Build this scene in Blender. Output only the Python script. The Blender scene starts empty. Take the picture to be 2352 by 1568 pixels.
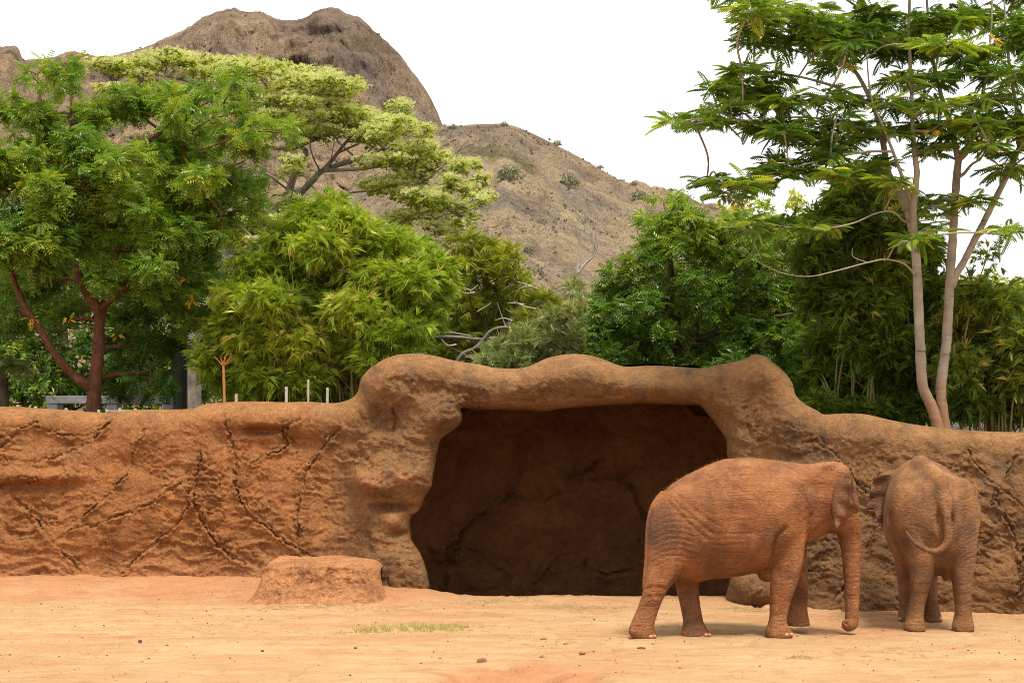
import bpy, math, random
import numpy as np
from mathutils import Vector

random.seed(7)
RNG = np.random.default_rng(11)
SC = bpy.context.scene
COL = SC.collection

# ------------------------------------------------------------------ camera, sky, sun, exposure
F = 4300.0          # focal length in units of a 2352 px wide picture
HC = 2.6            # eye height above the yard, metres
XC, YH = 1176.0, 990.0   # principal column and horizon row

cam_data = bpy.data.cameras.new('camera')
cam_data.sensor_width = 36.0
cam_data.lens = 36.0 * F / 2352.0
cam_data.shift_y = (YH - 784.0) / 2352.0
cam_data.clip_start = 0.5
cam_data.clip_end = 6000.0
cam = bpy.data.objects.new('camera', cam_data)
cam.location = (0, 0, HC)
cam.rotation_euler = (math.radians(90), 0, 0)
COL.objects.link(cam)
SC.camera = cam

SUN_EL, SUN_AZ = math.radians(68), math.radians(152)   # azimuth from +Y towards +X
world = bpy.data.worlds.new('World')
SC.world = world
world.use_nodes = True
nt = world.node_tree
nt.nodes.clear()
w_out = nt.nodes.new('ShaderNodeOutputWorld')
w_bg = nt.nodes.new('ShaderNodeBackground')
w_sky = nt.nodes.new('ShaderNodeTexSky')
w_sky.sky_type = 'NISHITA'
w_sky.sun_disc = False
w_sky.sun_elevation = SUN_EL
w_sky.sun_rotation = SUN_AZ
w_sky.air_density = 1.0
w_sky.dust_density = 3.0
w_hsv = nt.nodes.new('ShaderNodeHueSaturation')
w_hsv.inputs['Saturation'].default_value = 0.10
w_mix = nt.nodes.new('ShaderNodeMixRGB')          # an even cloud deck over the sky
w_mix.inputs['Fac'].default_value = 0.72
w_mix.inputs['Color2'].default_value = (9.6, 9.75, 9.9, 1)
w_bg.inputs['Strength'].default_value = 0.098
nt.links.new(w_sky.outputs[0], w_hsv.inputs['Color'])
nt.links.new(w_hsv.outputs[0], w_mix.inputs['Color1'])
nt.links.new(w_mix.outputs[0], w_bg.inputs['Color'])
nt.links.new(w_bg.outputs[0], w_out.inputs['Surface'])

sun_data = bpy.data.lights.new('sun', 'SUN')
sun_data.energy = 3.0
sun_data.angle = math.radians(15)
sun_data.color = (1.0, 0.95, 0.86)
sun = bpy.data.objects.new('sun', sun_data)
sd = Vector((math.sin(SUN_AZ) * math.cos(SUN_EL), math.cos(SUN_AZ) * math.cos(SUN_EL), math.sin(SUN_EL)))
sun.rotation_euler = sd.to_track_quat('Z', 'Y').to_euler()
sun.location = (5, 10, 30)
COL.objects.link(sun)

vs = SC.view_settings
vs.view_transform = 'Standard'
vs.look = 'None'
vs.exposure = 0.8
vs.gamma = 1.0
vs.use_curve_mapping = False
SC.render.engine = 'CYCLES'
SC.cycles.use_denoising = True
SC.cycles.denoising_prefilter = 'NONE'
SC.cycles.pixel_filter_type = 'BLACKMAN_HARRIS'
SC.cycles.filter_width = 1.0
SC.cycles.max_bounces = 6
SC.cycles.diffuse_bounces = 3
SC.cycles.glossy_bounces = 2
SC.cycles.transmission_bounces = 4
SC.cycles.transparent_max_bounces = 4

# ------------------------------------------------------------------ helpers
def P(px, py, Y):
    """point at depth Y that stands at column px, row py of the photograph"""
    return np.array([(px - XC) / F * Y, Y, HC - (py - YH) / F * Y])

def proj(V):
    return np.stack([XC + V[:, 0] / V[:, 1] * F, YH - (V[:, 2] - HC) / V[:, 1] * F], 1)

_perm = np.random.default_rng(5).permutation(256)
_perm = np.concatenate([_perm, _perm, _perm])
_g = np.random.default_rng(6).normal(size=(256, 3))
_g /= np.linalg.norm(_g, axis=1)[:, None]

def perlin(p):
    p = np.asarray(p, float)
    i = np.floor(p).astype(int)
    f = p - i
    i &= 255
    u = f * f * f * (f * (f * 6 - 15) + 10)
    out = 0
    for dx in (0, 1):
        wx = u[:, 0] if dx else 1 - u[:, 0]
        a = _perm[i[:, 0] + dx]
        for dy in (0, 1):
            wy = u[:, 1] if dy else 1 - u[:, 1]
            b = _perm[a + i[:, 1] + dy]
            for dz in (0, 1):
                wz = u[:, 2] if dz else 1 - u[:, 2]
                g = _g[_perm[b + i[:, 2] + dz]]
                d = g[:, 0] * (f[:, 0] - dx) + g[:, 1] * (f[:, 1] - dy) + g[:, 2] * (f[:, 2] - dz)
                out = out + wx * wy * wz * d
    return out * 1.6

def fbm(p, octv=4, gain=0.5, ridged=False):
    p = np.asarray(p, float)
    s, a, tot = 0, 1.0, 0
    for o in range(octv):
        n = perlin(p * (2.03 ** o) + 17.3 * o)
        if ridged:
            n = 1 - 2 * np.abs(n)
        s = s + a * n
        tot += a
        a *= gain
    return s / tot

def sstep(a, b, x):
    t = np.clip((x - a) / (b - a), 0, 1)
    return t * t * (3 - 2 * t)

def catmull(pts, n=8):
    pts = np.asarray(pts, float)
    q = np.vstack([2 * pts[0] - pts[1], pts, 2 * pts[-1] - pts[-2]])
    out = []
    for k in range(1, len(q) - 2):
        p0, p1, p2, p3 = q[k - 1], q[k], q[k + 1], q[k + 2]
        for t in np.linspace(0, 1, n, endpoint=False):
            out.append(0.5 * (2 * p1 + (p2 - p0) * t + (2 * p0 - 5 * p1 + 4 * p2 - p3) * t * t + (3 * p1 - p0 - 3 * p2 + p3) * t ** 3))
    out.append(q[-2])
    return np.array(out)

def dist_poly(Q, poly):
    """distance and nearest point from 2-D points Q to a polyline"""
    best = np.full(len(Q), 1e9)
    near = np.zeros((len(Q), 2))
    for a, b in zip(poly[:-1], poly[1:]):
        ab = b - a
        L = ab @ ab
        if L < 1e-9:
            continue
        t = np.clip(((Q - a) @ ab) / L, 0, 1)
        c = a + t[:, None] * ab
        d = ((Q - c) ** 2).sum(1)
        m = d < best
        best[m] = d[m]
        near[m] = c[m]
    return np.sqrt(best), near

def inside_poly(Q, poly):
    c = np.zeros(len(Q), bool)
    x, y = Q[:, 0], Q[:, 1]
    for (x1, y1), (x2, y2) in zip(poly, np.roll(poly, -1, 0)):
        if y1 == y2:
            continue
        m = ((y1 > y) != (y2 > y)) & (x < (x2 - x1) * (y - y1) / (y2 - y1) + x1)
        c ^= m
    return c

def mesh_obj(name, V, faces, mat, parent=None, smooth=True, attrs=None, colors=None, loc=None):
    """one mesh object; faces is an (N,3|4) array or a list of such arrays"""
    V = np.asarray(V, np.float32)
    if loc is not None:
        V = V - np.asarray(loc, np.float32)
    if not isinstance(faces, list):
        faces = [faces]
    faces = [np.asarray(f, np.int32) for f in faces if len(f)]
    me = bpy.data.meshes.new(name)
    me.vertices.add(len(V))
    me.vertices.foreach_set('co', V.ravel())
    nl = sum(f.size for f in faces)
    npoly = sum(len(f) for f in faces)
    me.loops.add(nl)
    me.polygons.add(npoly)
    me.loops.foreach_set('vertex_index', np.concatenate([f.ravel() for f in faces]))
    tot = np.concatenate([np.full(len(f), f.shape[1], np.int32) for f in faces])
    me.polygons.foreach_set('loop_start', np.concatenate([[0], np.cumsum(tot)[:-1]]).astype(np.int32))
    if smooth:
        me.polygons.foreach_set('use_smooth', np.ones(npoly, bool))
    else:
        me.polygons.foreach_set('use_smooth', np.zeros(npoly, bool))
    for k, a in (attrs or {}).items():
        at = me.attributes.new(k, 'FLOAT', 'POINT')
        at.data.foreach_set('value', np.asarray(a, np.float32))
    if colors is not None:
        at = me.attributes.new('tone', 'FLOAT_COLOR', 'POINT')
        c4 = np.ones((len(V), 4), np.float32)
        c4[:, :3] = colors
        at.data.foreach_set('color', c4.ravel())
    me.update(calc_edges=True)
    me.validate()
    if mat is not None:
        me.materials.append(mat)
    o = bpy.data.objects.new(name, me)
    COL.objects.link(o)
    if loc is not None:
        o.location = loc
    if parent is not None:
        o.parent = parent
        if loc is None:
            o.matrix_parent_inverse = __import__('mathutils').Matrix.Translation(-Vector(parent.location))
        else:
            o.location = Vector(loc) - Vector(parent.location)
    return o

def empty(name, loc):
    o = bpy.data.objects.new(name, None)
    o.location = Vector([float(c) for c in loc])
    o.empty_display_size = 0.2
    COL.objects.link(o)
    return o

def tag(o, label=None, cat=None, group=None, kind=None):
    if label: o['label'] = label
    if cat: o['category'] = cat
    if group: o['group'] = group
    if kind: o['kind'] = kind
    return o

def grid_faces(nu, nv):
    """quads of a grid whose vertex index is iu*nv+iv"""
    a = (np.arange(nu - 1)[:, None] * nv + np.arange(nv - 1)[None, :]).ravel()
    return np.stack([a, a + nv, a + nv + 1, a + 1], 1)

class MB:
    """collects pieces of one mesh"""
    def __init__(self):
        self.v, self.f3, self.f4, self.t, self.n = [], [], [], [], 0
    def add(self, V, f3=None, f4=None, tint=0.5):
        V = np.asarray(V, float)
        if f3 is not None and len(f3): self.f3.append(np.asarray(f3) + self.n)
        if f4 is not None and len(f4): self.f4.append(np.asarray(f4) + self.n)
        self.v.append(V)
        self.t.append(np.full(len(V), tint) if np.isscalar(tint) else np.asarray(tint))
        self.n += len(V)
    def tube(self, pts, rad, sides=7, cap=True, tint=0.5, rough=0.0):
        pts = np.asarray(pts, float)
        n = len(pts)
        rad = np.broadcast_to(np.asarray(rad, float), (n,)) if np.ndim(rad) == 0 or len(rad) == n else np.interp(np.linspace(0, 1, n), np.linspace(0, 1, len(rad)), rad)
        tan = np.gradient(pts, axis=0)
        tan /= np.linalg.norm(tan, axis=1)[:, None] + 1e-9
        ref = np.array([0.31, 0.87, 0.1])
        if abs(tan[0] @ ref) > 0.9: ref = np.array([0.9, -0.2, 0.3])
        V = np.zeros((n, sides, 3))
        ang = np.linspace(0, 2 * np.pi, sides, endpoint=False)
        s = np.cross(tan[0], ref); s /= np.linalg.norm(s)
        for i in range(n):
            s = s - tan[i] * (s @ tan[i]); s /= np.linalg.norm(s) + 1e-9
            b = np.cross(tan[i], s)
            r = rad[i]
            rr = r * (1 + rough * RNG.normal(size=sides)) if rough else r
            V[i] = pts[i] + (np.cos(ang)[:, None] * s + np.sin(ang)[:, None] * b) * (rr[:, None] if rough else rr)
        idx = np.arange(n * sides).reshape(n, sides)
        a, b2 = idx[:-1], idx[1:]
        q = np.stack([a, np.roll(a, -1, 1), np.roll(b2, -1, 1), b2], -1).reshape(-1, 4)
        V = V.reshape(-1, 3)
        f3 = []
        if cap:
            V = np.vstack([V, pts[0], pts[-1]])
            c0, c1 = n * sides, n * sides + 1
            for k in range(sides):
                f3.append((c0, idx[0, (k + 1) % sides], idx[0, k]))
                f3.append((c1, idx[-1, k], idx[-1, (k + 1) % sides]))
        self.add(V, f3, q, tint)
    def box(self, c, s, rotz=0.0, jitter=0.0, tint=0.5, bev=0.0):
        c = np.asarray(c, float); s = np.asarray(s, float) / 2
        V = np.array([(x, y, z) for x in (-1, 1) for y in (-1, 1) for z in (-1, 1)], float) * s
        if bev:
            W = []
            for v in V:
                for ax in range(3):
                    w = v.copy(); 
                    for k in range(3):
                        if k != ax: w[k] -= np.sign(w[k]) * bev
                    W.append(w)
            V = np.array(W)
        if jitter: V = V + RNG.normal(size=V.shape) * jitter
        ca, sa = math.cos(rotz), math.sin(rotz)
        V = np.stack([V[:, 0] * ca - V[:, 1] * sa, V[:, 0] * sa + V[:, 1] * ca, V[:, 2]], 1) + c
        if bev:
            import bmesh
            bm = bmesh.new()
            for v in V: bm.verts.new(v)
            r = bmesh.ops.convex_hull(bm, input=bm.verts)
            bm.verts.index_update()
            bmesh.ops.triangulate(bm, faces=bm.faces)
            VV = np.array([v.co for v in bm.verts]); f3 = [[v.index for v in f.verts] for f in bm.faces]
            bm.free()
            self.add(VV, f3, None, tint)
        else:
            f4 = [(0, 1, 3, 2), (4, 6, 7, 5), (0, 4, 5, 1), (2, 3, 7, 6), (0, 2, 6, 4), (1, 5, 7, 3)]
            self.add(V, None, f4, tint)
    def build(self, name, mat, parent=None, smooth=True, loc=None):
        fs = []
        if self.f4: fs.append(np.vstack(self.f4))
        if self.f3: fs.append(np.vstack(self.f3))
        return mesh_obj(name, np.vstack(self.v), fs, mat, parent, smooth, {'tint': np.concatenate(self.t)}, loc=loc)

# ------------------------------------------------------------------ materials
def new_mat(name):
    m = bpy.data.materials.new(name)
    m.use_nodes = True
    n = m.node_tree
    n.nodes.clear()
    out = n.nodes.new('ShaderNodeOutputMaterial')
    b = n.nodes.new('ShaderNodeBsdfPrincipled')
    n.links.new(b.outputs[0], out.inputs['Surface'])
    return m, n, b, out

def nd(n, typ, **kw):
    x = n.nodes.new(typ)
    for k, v in kw.items():
        if k in x.inputs.keys() if hasattr(x.inputs, 'keys') else False:
            x.inputs[k].default_value = v
        else:
            setattr(x, k, v)
    return x

def ramp(n, src, stops):
    r = n.nodes.new('ShaderNodeValToRGB')
    e = r.color_ramp.elements
    while len(e) < len(stops): e.new(0.5)
    for el, (p, c) in zip(e, stops):
        el.position = p
        el.color = (*c, 1) if len(c) == 3 else c
    n.links.new(src, r.inputs['Fac'])
    return r

def noise(n, scale, detail=4, rough=0.55, vec=None, dist=0.0):
    x = n.nodes.new('ShaderNodeTexNoise')
    x.inputs['Scale'].default_value = scale
    x.inputs['Detail'].default_value = detail
    x.inputs['Roughness'].default_value = rough
    x.inputs['Distortion'].default_value = dist
    if vec is not None: n.links.new(vec, x.inputs['Vector'])
    return x

def coords(n, scale=(1, 1, 1)):
    g = n.nodes.new('ShaderNodeNewGeometry')
    mp = n.nodes.new('ShaderNodeMapping')
    mp.inputs['Scale'].default_value = scale
    n.links.new(g.outputs['Position'], mp.inputs['Vector'])
    return mp.outputs[0]

def mixc(n, fac, a, b, mode='MIX'):
    m = n.nodes.new('ShaderNodeMixRGB')
    m.blend_type = mode
    for s, v in (('Fac', fac), ('Color1', a), ('Color2', b)):
        if hasattr(v, 'is_linked'): n.links.new(v, m.inputs[s])
        else: m.inputs[s].default_value = v if s == 'Fac' else (*v, 1)
    return m.outputs[0]

def bump(n, h, strength, dist, prev=None):
    b = n.nodes.new('ShaderNodeBump')
    b.inputs['Strength'].default_value = strength
    b.inputs['Distance'].default_value = dist
    n.links.new(h, b.inputs['Height'])
    if prev is not None: n.links.new(prev, b.inputs['Normal'])
    return b.outputs[0]

def mat_plain(name, c1, c2, scale, rough=0.8, bs=0.3, bd=0.01, stretch=(1, 1, 1), spec=0.3):
    m, n, b, o = new_mat(name)
    v = coords(n, stretch)
    nz = noise(n, scale, 6, 0.6, v)
    n.links.new(ramp(n, nz.outputs['Fac'], [(0.3, c1), (0.7, c2)]).outputs[0], b.inputs['Base Color'])
    b.inputs['Roughness'].default_value = rough
    b.inputs['Specular IOR Level'].default_value = spec
    if bs: n.links.new(bump(n, noise(n, scale * 3, 5, 0.6, v).outputs['Fac'], bs, bd), b.inputs['Normal'])
    return m

LEAF_GAIN = (2.0, 1.78, 1.15)
def mat_leaf(name, stops, gloss=0.42, trans=0.32, warm=(1.15, 1.1, 0.5), gain=None):
    """leaf blades coloured by the random tint of each leaf, partly translucent"""
    m, n, b, o = new_mat(name)
    stops = [(p_, tuple(min(1.0, x * g_) for x, g_ in zip(c_, gain or LEAF_GAIN))) for p_, c_ in stops]
    a = n.nodes.new('ShaderNodeAttribute'); a.attribute_name = 'tint'
    c = ramp(n, a.outputs['Fac'], stops).outputs[0]
    n.links.new(c, b.inputs['Base Color'])
    b.inputs['Roughness'].default_value = gloss
    b.inputs['Specular IOR Level'].default_value = 0.5
    t = n.nodes.new('ShaderNodeBsdfTranslucent')
    n.links.new(mixc(n, 1.0, c, warm, 'MULTIPLY'), t.inputs['Color'])
    mx = n.nodes.new('ShaderNodeMixShader')
    mx.inputs[0].default_value = trans + 0.08
    n.links.new(b.outputs[0], mx.inputs[1]); n.links.new(t.outputs[0], mx.inputs[2])
    n.links.new(mx.outputs[0], o.inputs['Surface'])
    return m

# ------------------------------------------------------------------ yard, terrace and rockwork: shared layout
_dp = np.array([[-400, 31.2], [0, 30.8], [400, 30.6], [700, 30.0], [860, 29.3], [985, 29.0], [1300, 29.0], [1650, 28.5],
                [1750, 28.2], [1860, 27.6], [2000, 27.15], [2352, 26.75], [2800, 26.5]])
def wall_depth(px):
    return np.interp(px, _dp[:, 0], _dp[:, 1])
_wx = (_dp[:, 0] - XC) / F * _dp[:, 1]
def wall_depth_x(x):
    return np.interp(x, _wx, _dp[:, 1])
CAVE_L, CAVE_R = -1.55, 3.62

def ground_z(x, y):
    """height of the yard; behind the rockwork the ground steps up to a terrace"""
    q = np.stack([x * 0.55, y * 0.55, 0 * x], 1)
    near = sstep(60, 40, np.hypot(x, y - 20))
    z = near * (0.035 * fbm(q, 4) + 0.012 * fbm(q * 7.1, 3))
    wd = wall_depth_x(x)
    d = wd - y
    left = sstep(-0.6, -2.2, x)
    z = z + left * (0.26 * sstep(1.9, -0.2, d) + 0.05 * sstep(1.4, 0.0, d) * fbm(q * 3.3, 3))
    z = z + (1 - left) * 0.05 * sstep(0.5, 0, d) * sstep(3.4, 4.2, x)
    incave = sstep(CAVE_L - 0.5, CAVE_L + 0.3, x) * sstep(CAVE_R + 0.5, CAVE_R - 0.1, x)
    z = z + incave * (0.05 * np.exp(-((y - 28.9) / 0.5) ** 2) - 0.62 * sstep(29.1, 30.6, y))
    z = z + 0.40 * np.exp(-((x + 1.2) / 0.9) ** 2 - ((y - 31.0) / 0.9) ** 2)
    # dug-out patch at the front
    e = ((x - 0.08) / 0.75) ** 2 + ((y - 19.75) / 0.75) ** 2
    z = z - 0.15 * np.exp(-e ** 2) * (1 + 1.2 * fbm(q * 5, 4)) + 0.05 * np.exp(-((x - 0.15) / 0.45) ** 2 - ((y - 20.75) / 0.35) ** 2)
    z = z + 0.04 * np.exp(-((x + 2.95) / 1.35) ** 4 - ((y - 28.1) / 0.9) ** 2)          # dirt heaped round the mud block
    # footprints and scuffs
    nf = fbm(np.stack([x * 2.3, y * 2.3, 0 * x + 4], 1), 2)
    z = z - near * 0.045 * sstep(0.22, 0.42, nf) + near * 0.012 * sstep(0.10, 0.22, nf) * sstep(0.3, 0.22, nf)
    step = np.where((x > CAVE_L - 1.2) & (x < CAVE_R + 1.0), 34.0, wd + 1.15)
    z = z + (2.3 - z) * sstep(step, step + 0.35, y)
    return z

def axis(core0, core1, h, far, g=1.35):
    a = list(np.arange(core0, core1, h))
    lo, hi, s = [], [], h
    x = core0
    while x > -far:
        s *= g; x -= s; lo.append(x)
    s, x = h, core1
    while x < far:
        hi.append(x); s *= g; x += s
    return np.array(lo[::-1] + a + hi)

gx = axis(-8.0, 8.0, 0.07, 2600)
gy = axis(18.2, 35.5, 0.085, 2600)
GX, GY = np.meshgrid(gx, gy, indexing='ij')
gz = ground_z(GX.ravel(), GY.ravel())
GV = np.stack([GX.ravel(), GY.ravel(), gz], 1)
g_near = (np.abs(GV[:, 0]) < 12) & (GV[:, 1] < 36) & (GV[:, 1] > 10)
# colours: pale dust, red earth near the rockwork, brown soil on the terrace
q = np.stack([GV[:, 0] * 0.35, GV[:, 1] * 0.9, 0 * gz], 1)
n1 = fbm(q, 4); n2 = fbm(np.stack([GV[:, 0] * 0.45, GV[:, 1] * 1.5, 0 * gz + 3], 1), 5, .6)
pale = np.array([0.50, 0.325, 0.165]); sand = np.array([0.44, 0.25, 0.118]); red = np.array([0.44, 0.20, 0.092])
t = np.clip(0.5 + 1.6 * n2, 0, 1)[:, None]
gc = sand * (1 - t) + pale * t
wd = wall_depth_x(GV[:, 0])
n5 = fbm(np.stack([GV[:, 0] * 1.6, GV[:, 1] * 1.6, 0 * gz + 8], 1), 4)
r = sstep(3.1, 0.3, wd - GV[:, 1] + 1.3 * n1 + 1.0 * n5 + 2.2 * fbm(np.stack([GV[:, 0] * 0.9, GV[:, 1] * .3, 0 * gz + 18], 1), 3)) * (0.35 + 0.55 * sstep(-0.9, -1.6, GV[:, 0]))
e = ((GV[:, 0] - 0.1) / 0.85) ** 2 + ((GV[:, 1] - 19.7) / 0.95) ** 2
r = np.maximum(r, 1.0 * sstep(1.6, 0.6, e + 0.9 * fbm(q * 5, 3)))
r = np.maximum(r, 0.6 * sstep(0.02, 0.45, n1 + 0.35 * n5))[:, None]
gc = gc * (1 - r) + red * r
cave = (sstep(28.9, 29.6, GV[:, 1]) * (gz < 0.5) * sstep(CAVE_L - 0.7, CAVE_L - 0.3, GV[:, 0]) * sstep(CAVE_R + 1.0, CAVE_R + 0.5, GV[:, 0]))[:, None] * 0.55  # shade of the cave painted onto its floor
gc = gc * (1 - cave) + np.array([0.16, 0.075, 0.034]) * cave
ter = sstep(1.2, 2.0, gz)[:, None]
gc = gc * (1 - ter) + np.array([0.10, 0.085, 0.04]) * ter

m, n, b, o = new_mat('red_dust_ground')
at = n.nodes.new('ShaderNodeAttribute'); at.attribute_name = 'tone'
v = coords(n)
vs_ = coords(n, (0.8, 1.5, 1))
c = mixc(n, 0.55, at.outputs['Color'], ramp(n, noise(n, 3.2, 8, 0.62, vs_).outputs['Fac'], [(0.3, (0.72, 0.62, 0.55)), (0.52, (1, 1, 1)), (0.72, (1.12, 1.12, 1.08))]).outputs[0], 'MULTIPLY')
c = mixc(n, 0.5, c, ramp(n, noise(n, 38, 3, 0.7, v).outputs['Fac'], [(0.28, (0.62, 0.52, 0.45)), (0.42, (1, 1, 1)), (0.7, (1.08, 1.08, 1.08))]).outputs[0], 'MULTIPLY')
n.links.new(c, b.inputs['Base Color'])
b.inputs['Roughness'].default_value = 0.95
b.inputs['Specular IOR Level'].default_value = 0.1
bb = bump(n, noise(n, 5, 8, 0.7, vs_).outputs['Fac'], 0.8, 0.10)
bb = bump(n, noise(n, 45, 5, 0.7, v).outputs['Fac'], 0.7, 0.02, bb)
n.links.new(bb, b.inputs['Normal'])
M_GROUND = m
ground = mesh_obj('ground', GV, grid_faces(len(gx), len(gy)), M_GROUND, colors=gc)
tag(ground, 'dusty red and pale earth yard rising to a bank at the rock wall', kind='structure')

# ------------------------------------------------------------------ rockwork
TOP = catmull([(-330, 938), (-120, 935), (0, 932), (60, 936), (130, 940), (215, 946), (300, 940), (420, 938), (445, 930), (480, 924), (560, 920), (640, 922),
       (700, 921), (760, 924), (798, 914), (814, 898), (822, 870), (838, 848), (870, 825), (905, 812), (950, 808), (990, 812), (1040, 824), (1090, 832),
       (1130, 840), (1175, 843), (1215, 838), (1260, 818), (1310, 809), (1360, 812), (1400, 825), (1440, 838), (1500, 836), (1560, 838), (1620, 842),
       (1660, 834), (1700, 826), (1725, 820), (1745, 810), (1765, 812), (1790, 830), (1815, 850), (1835, 875), (1843, 905), (1865, 925), (1895, 940),
       (1912, 950), (1960, 948), (2010, 950), (2060, 962), (2110, 972), (2180, 982), (2250, 988), (2352, 992), (2680, 1000)], 5)
OPEN = catmull([(992, 1600), (990, 1440), (984, 1367), (984, 1342), (976, 1308), (964, 1274), (944, 1245), (939, 1215), (941, 1189), (957, 1176), (966, 1157),
        (976, 1137), (988, 1118), (991, 1093), (1001, 1040), (1012, 1008), (1050, 978), (1060, 959), (1057, 938), (1080, 934), (1123, 936), (1220, 938), (1264, 940),
        (1318, 932), (1465, 923), (1562, 925), (1611, 927), (1633, 947), (1655, 971), (1667, 991), (1678, 1012), (1679, 1045), (1684, 1150), (1688, 1250),
        (1682, 1310), (1675, 1345), (1670, 1390), (1668, 1600)], 5)

def X3(pts, f, ox, oy): return [(ox + a * f, oy + b_ * f) for a, b_ in pts]
CR = [X3(p, .44364, 0, 872.8) for p in (
    [(-40, 530), (0, 560), (80, 620), (160, 690), (240, 780), (320, 880), (400, 970), (450, 1050)],
    [(-40, 320), (0, 300), (90, 250), (180, 220)], [(0, 345), (40, 300), (90, 262)],
    [(180, 250), (300, 280), (420, 290), (480, 270), (560, 220)],
    [(-40, 440), (0, 440), (120, 440), (220, 420), (340, 380), (440, 330), (520, 260), (560, 210)],
    [(300, 820), (400, 760), (520, 740), (650, 690), (770, 640), (880, 570), (1000, 510)],
    [(1000, 600), (1040, 720), (1100, 820), (1180, 900), (1280, 950)],
    [(1000, 600), (940, 720), (860, 800), (760, 880), (640, 1000)],
    [(1160, 180), (1180, 290), (1210, 400), (1220, 520), (1250, 640), (1320, 720), (1420, 790), (1520, 860), (1640, 930)],
    [(1700, 310), (1620, 430), (1570, 520), (1550, 640), (1540, 760), (1545, 860)],
    [(740, 260), (700, 350), (670, 430), (640, 500), (560, 600), (440, 700)],
    [(1040, 300), (1035, 420), (1030, 510), (1000, 600)],
    [(-60, 525), (0, 520), (100, 530), (180, 520)],
    [(1300, 430), (1380, 390), (1480, 340), (1460, 260), (1540, 200)],
    [(1760, 240), (1700, 310)])]
CR += [X3(p, .40626, 1396.5, 1010.6) for p in (
    [(1200, 20), (1270, 60), (1350, 140), (1400, 230), (1470, 290)],
    [(2060, 60), (2110, 160), (2200, 250), (2352, 380), (2450, 470)],
    [(2330, 90), (2310, 130), (2230, 270), (2180, 350), (2100, 440)],
    [(2190, 340), (2250, 450), (2290, 560), (2320, 680), (2300, 820), (2260, 900)],
    [(1560, 400), (1480, 560), (1450, 640)], [(1340, 800), (1280, 880), (1240, 960)],
    [(1100, 720), (1180, 740), (1260, 730)], [(2420, 560), (2352, 620), (2300, 700)])]
CRK = [X3(p, .4883, 780.9, 780.9) for p in (
    [(850, 580), (840, 640), (790, 720), (700, 790), (600, 870), (530, 960), (490, 1000)],
    [(790, 730), (850, 740), (960, 750), (1050, 710), (1150, 660), (1290, 650), (1360, 690), (1420, 790), (1430, 850), (1400, 920), (1440, 980)],
    [(1440, 540), (1380, 600), (1340, 640)],
    [(370, 970), (440, 1000), (490, 1005), (600, 980), (700, 1050), (780, 1110), (820, 1160)],
    [(490, 1005), (485, 1160)], [(1150, 1030), (1180, 1080), (1220, 1100), (1330, 1090), (1430, 1070)],
    [(1220, 1100), (1215, 1140)], [(1080, 650), (1180, 600), (1200, 570)], [(920, 1150), (1000, 1060), (1060, 1010)])]

def groove(Q, lines, A, w, seed=0.0):
    """cut a crack with a raised rim along each traced line"""
    J = np.stack([Q[:, 0] / 26, Q[:, 1] / 26, np.full(len(Q), seed)], 1)
    Qd = Q + np.stack([fbm(J, 4, 0.6), fbm(J + 31, 4, 0.6)], 1) * 13
    amp = np.clip(0.62 + 1.1 * fbm(J * 0.5 + 9, 3), 0.22, 1.4)
    w = w * np.clip(1.0 + 1.2 * fbm(J * 0.8 + 77, 2), 0.45, 2.0)
    out = np.zeros(len(Q))
    for L in lines:
        L = catmull(L, 4)
        bb0, bb1 = L.min(0) - 40, L.max(0) + 40
        m = ((Qd > bb0) & (Qd < bb1)).all(1)
        if not m.any(): continue
        d, near = dist_poly(Qd[m], L)
        below = Qd[m, 1] > near[:, 1]
        wm = w[m]
        g = -A * np.exp(-(d / wm) ** 2) - 0.4 * A * np.exp(-((d - 4.2 * wm) / (0.8 * wm)) ** 2) * (~below) + A * 0.4 * np.exp(-((d - 2.3 * wm) / (1.1 * wm)) ** 2) + np.where(below, 0.6 * A, -0.2 * A) * np.exp(-(d / (5 * wm)) ** 2) * (d > 0.5 * wm)
        out[m] += g * amp[m]
    return out

BUMPS = [(60, 1092, 110, 16, 0, .20), (30, 1116, 120, 12, 0, -.14), (120, 1010, 120, 35, -5, -.10), (600, 988, 42, 10, 0, -.26), (640, 1030, 110, 40, 0, -.10),
         (690, 1015, 60, 18, 12, -.10), (540, 955, 130, 26, 0, .08), (300, 1180, 90, 60, 0, .10), (420, 1130, 80, 60, 0, .08), (770, 1120, 55, 130, 0, -.16),
         (900, 870, 75, 60, 0, .22), (845, 1108, 42, 22, 35, .26), (912, 1095, 62, 42, 0, .24), (905, 1166, 55, 10, 0, -.22), (905, 1188, 28, 24, 0, .12),
         (915, 1226, 28, 9, 0, -.10), (915, 1320, 62, 60, 0, .18), (1012, 952, 45, 30, 0, .18), (880, 965, 40, 34, 0, -.12), (985, 892, 60, 20, 10, -.07),
         (1310, 858, 120, 34, 0, .13), (1180, 885, 100, 30, 0, .05), (1500, 890, 120, 28, 0, .09), (1765, 850, 50, 40, 0, .2), (1800, 960, 55, 80, 0, .18),
         (1660, 962, 26, 30, -20, -.16), (1700, 1000, 20, 60, 0, .10), (1715, 1350, 48, 42, 0, .42), (2150, 995, 300, 30, 0, .07), (1890, 1000, 40, 90, 0, -.10),
         (200, 1290, 120, 40, 0, -.08), (480, 1280, 100, 40, 0, -.06), (700, 1240, 60, 50, 0, .07), (560, 1060, 60, 30, 0, .05), (2000, 1180, 120, 60, 0, -.06),
         (2290, 1150, 90, 60, 0, .07), (2320, 1320, 100, 50, 0, .09), (1960, 1330, 90, 60, 0, -.05), (330, 1075, 90, 24, 10, -.06)]

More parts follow.
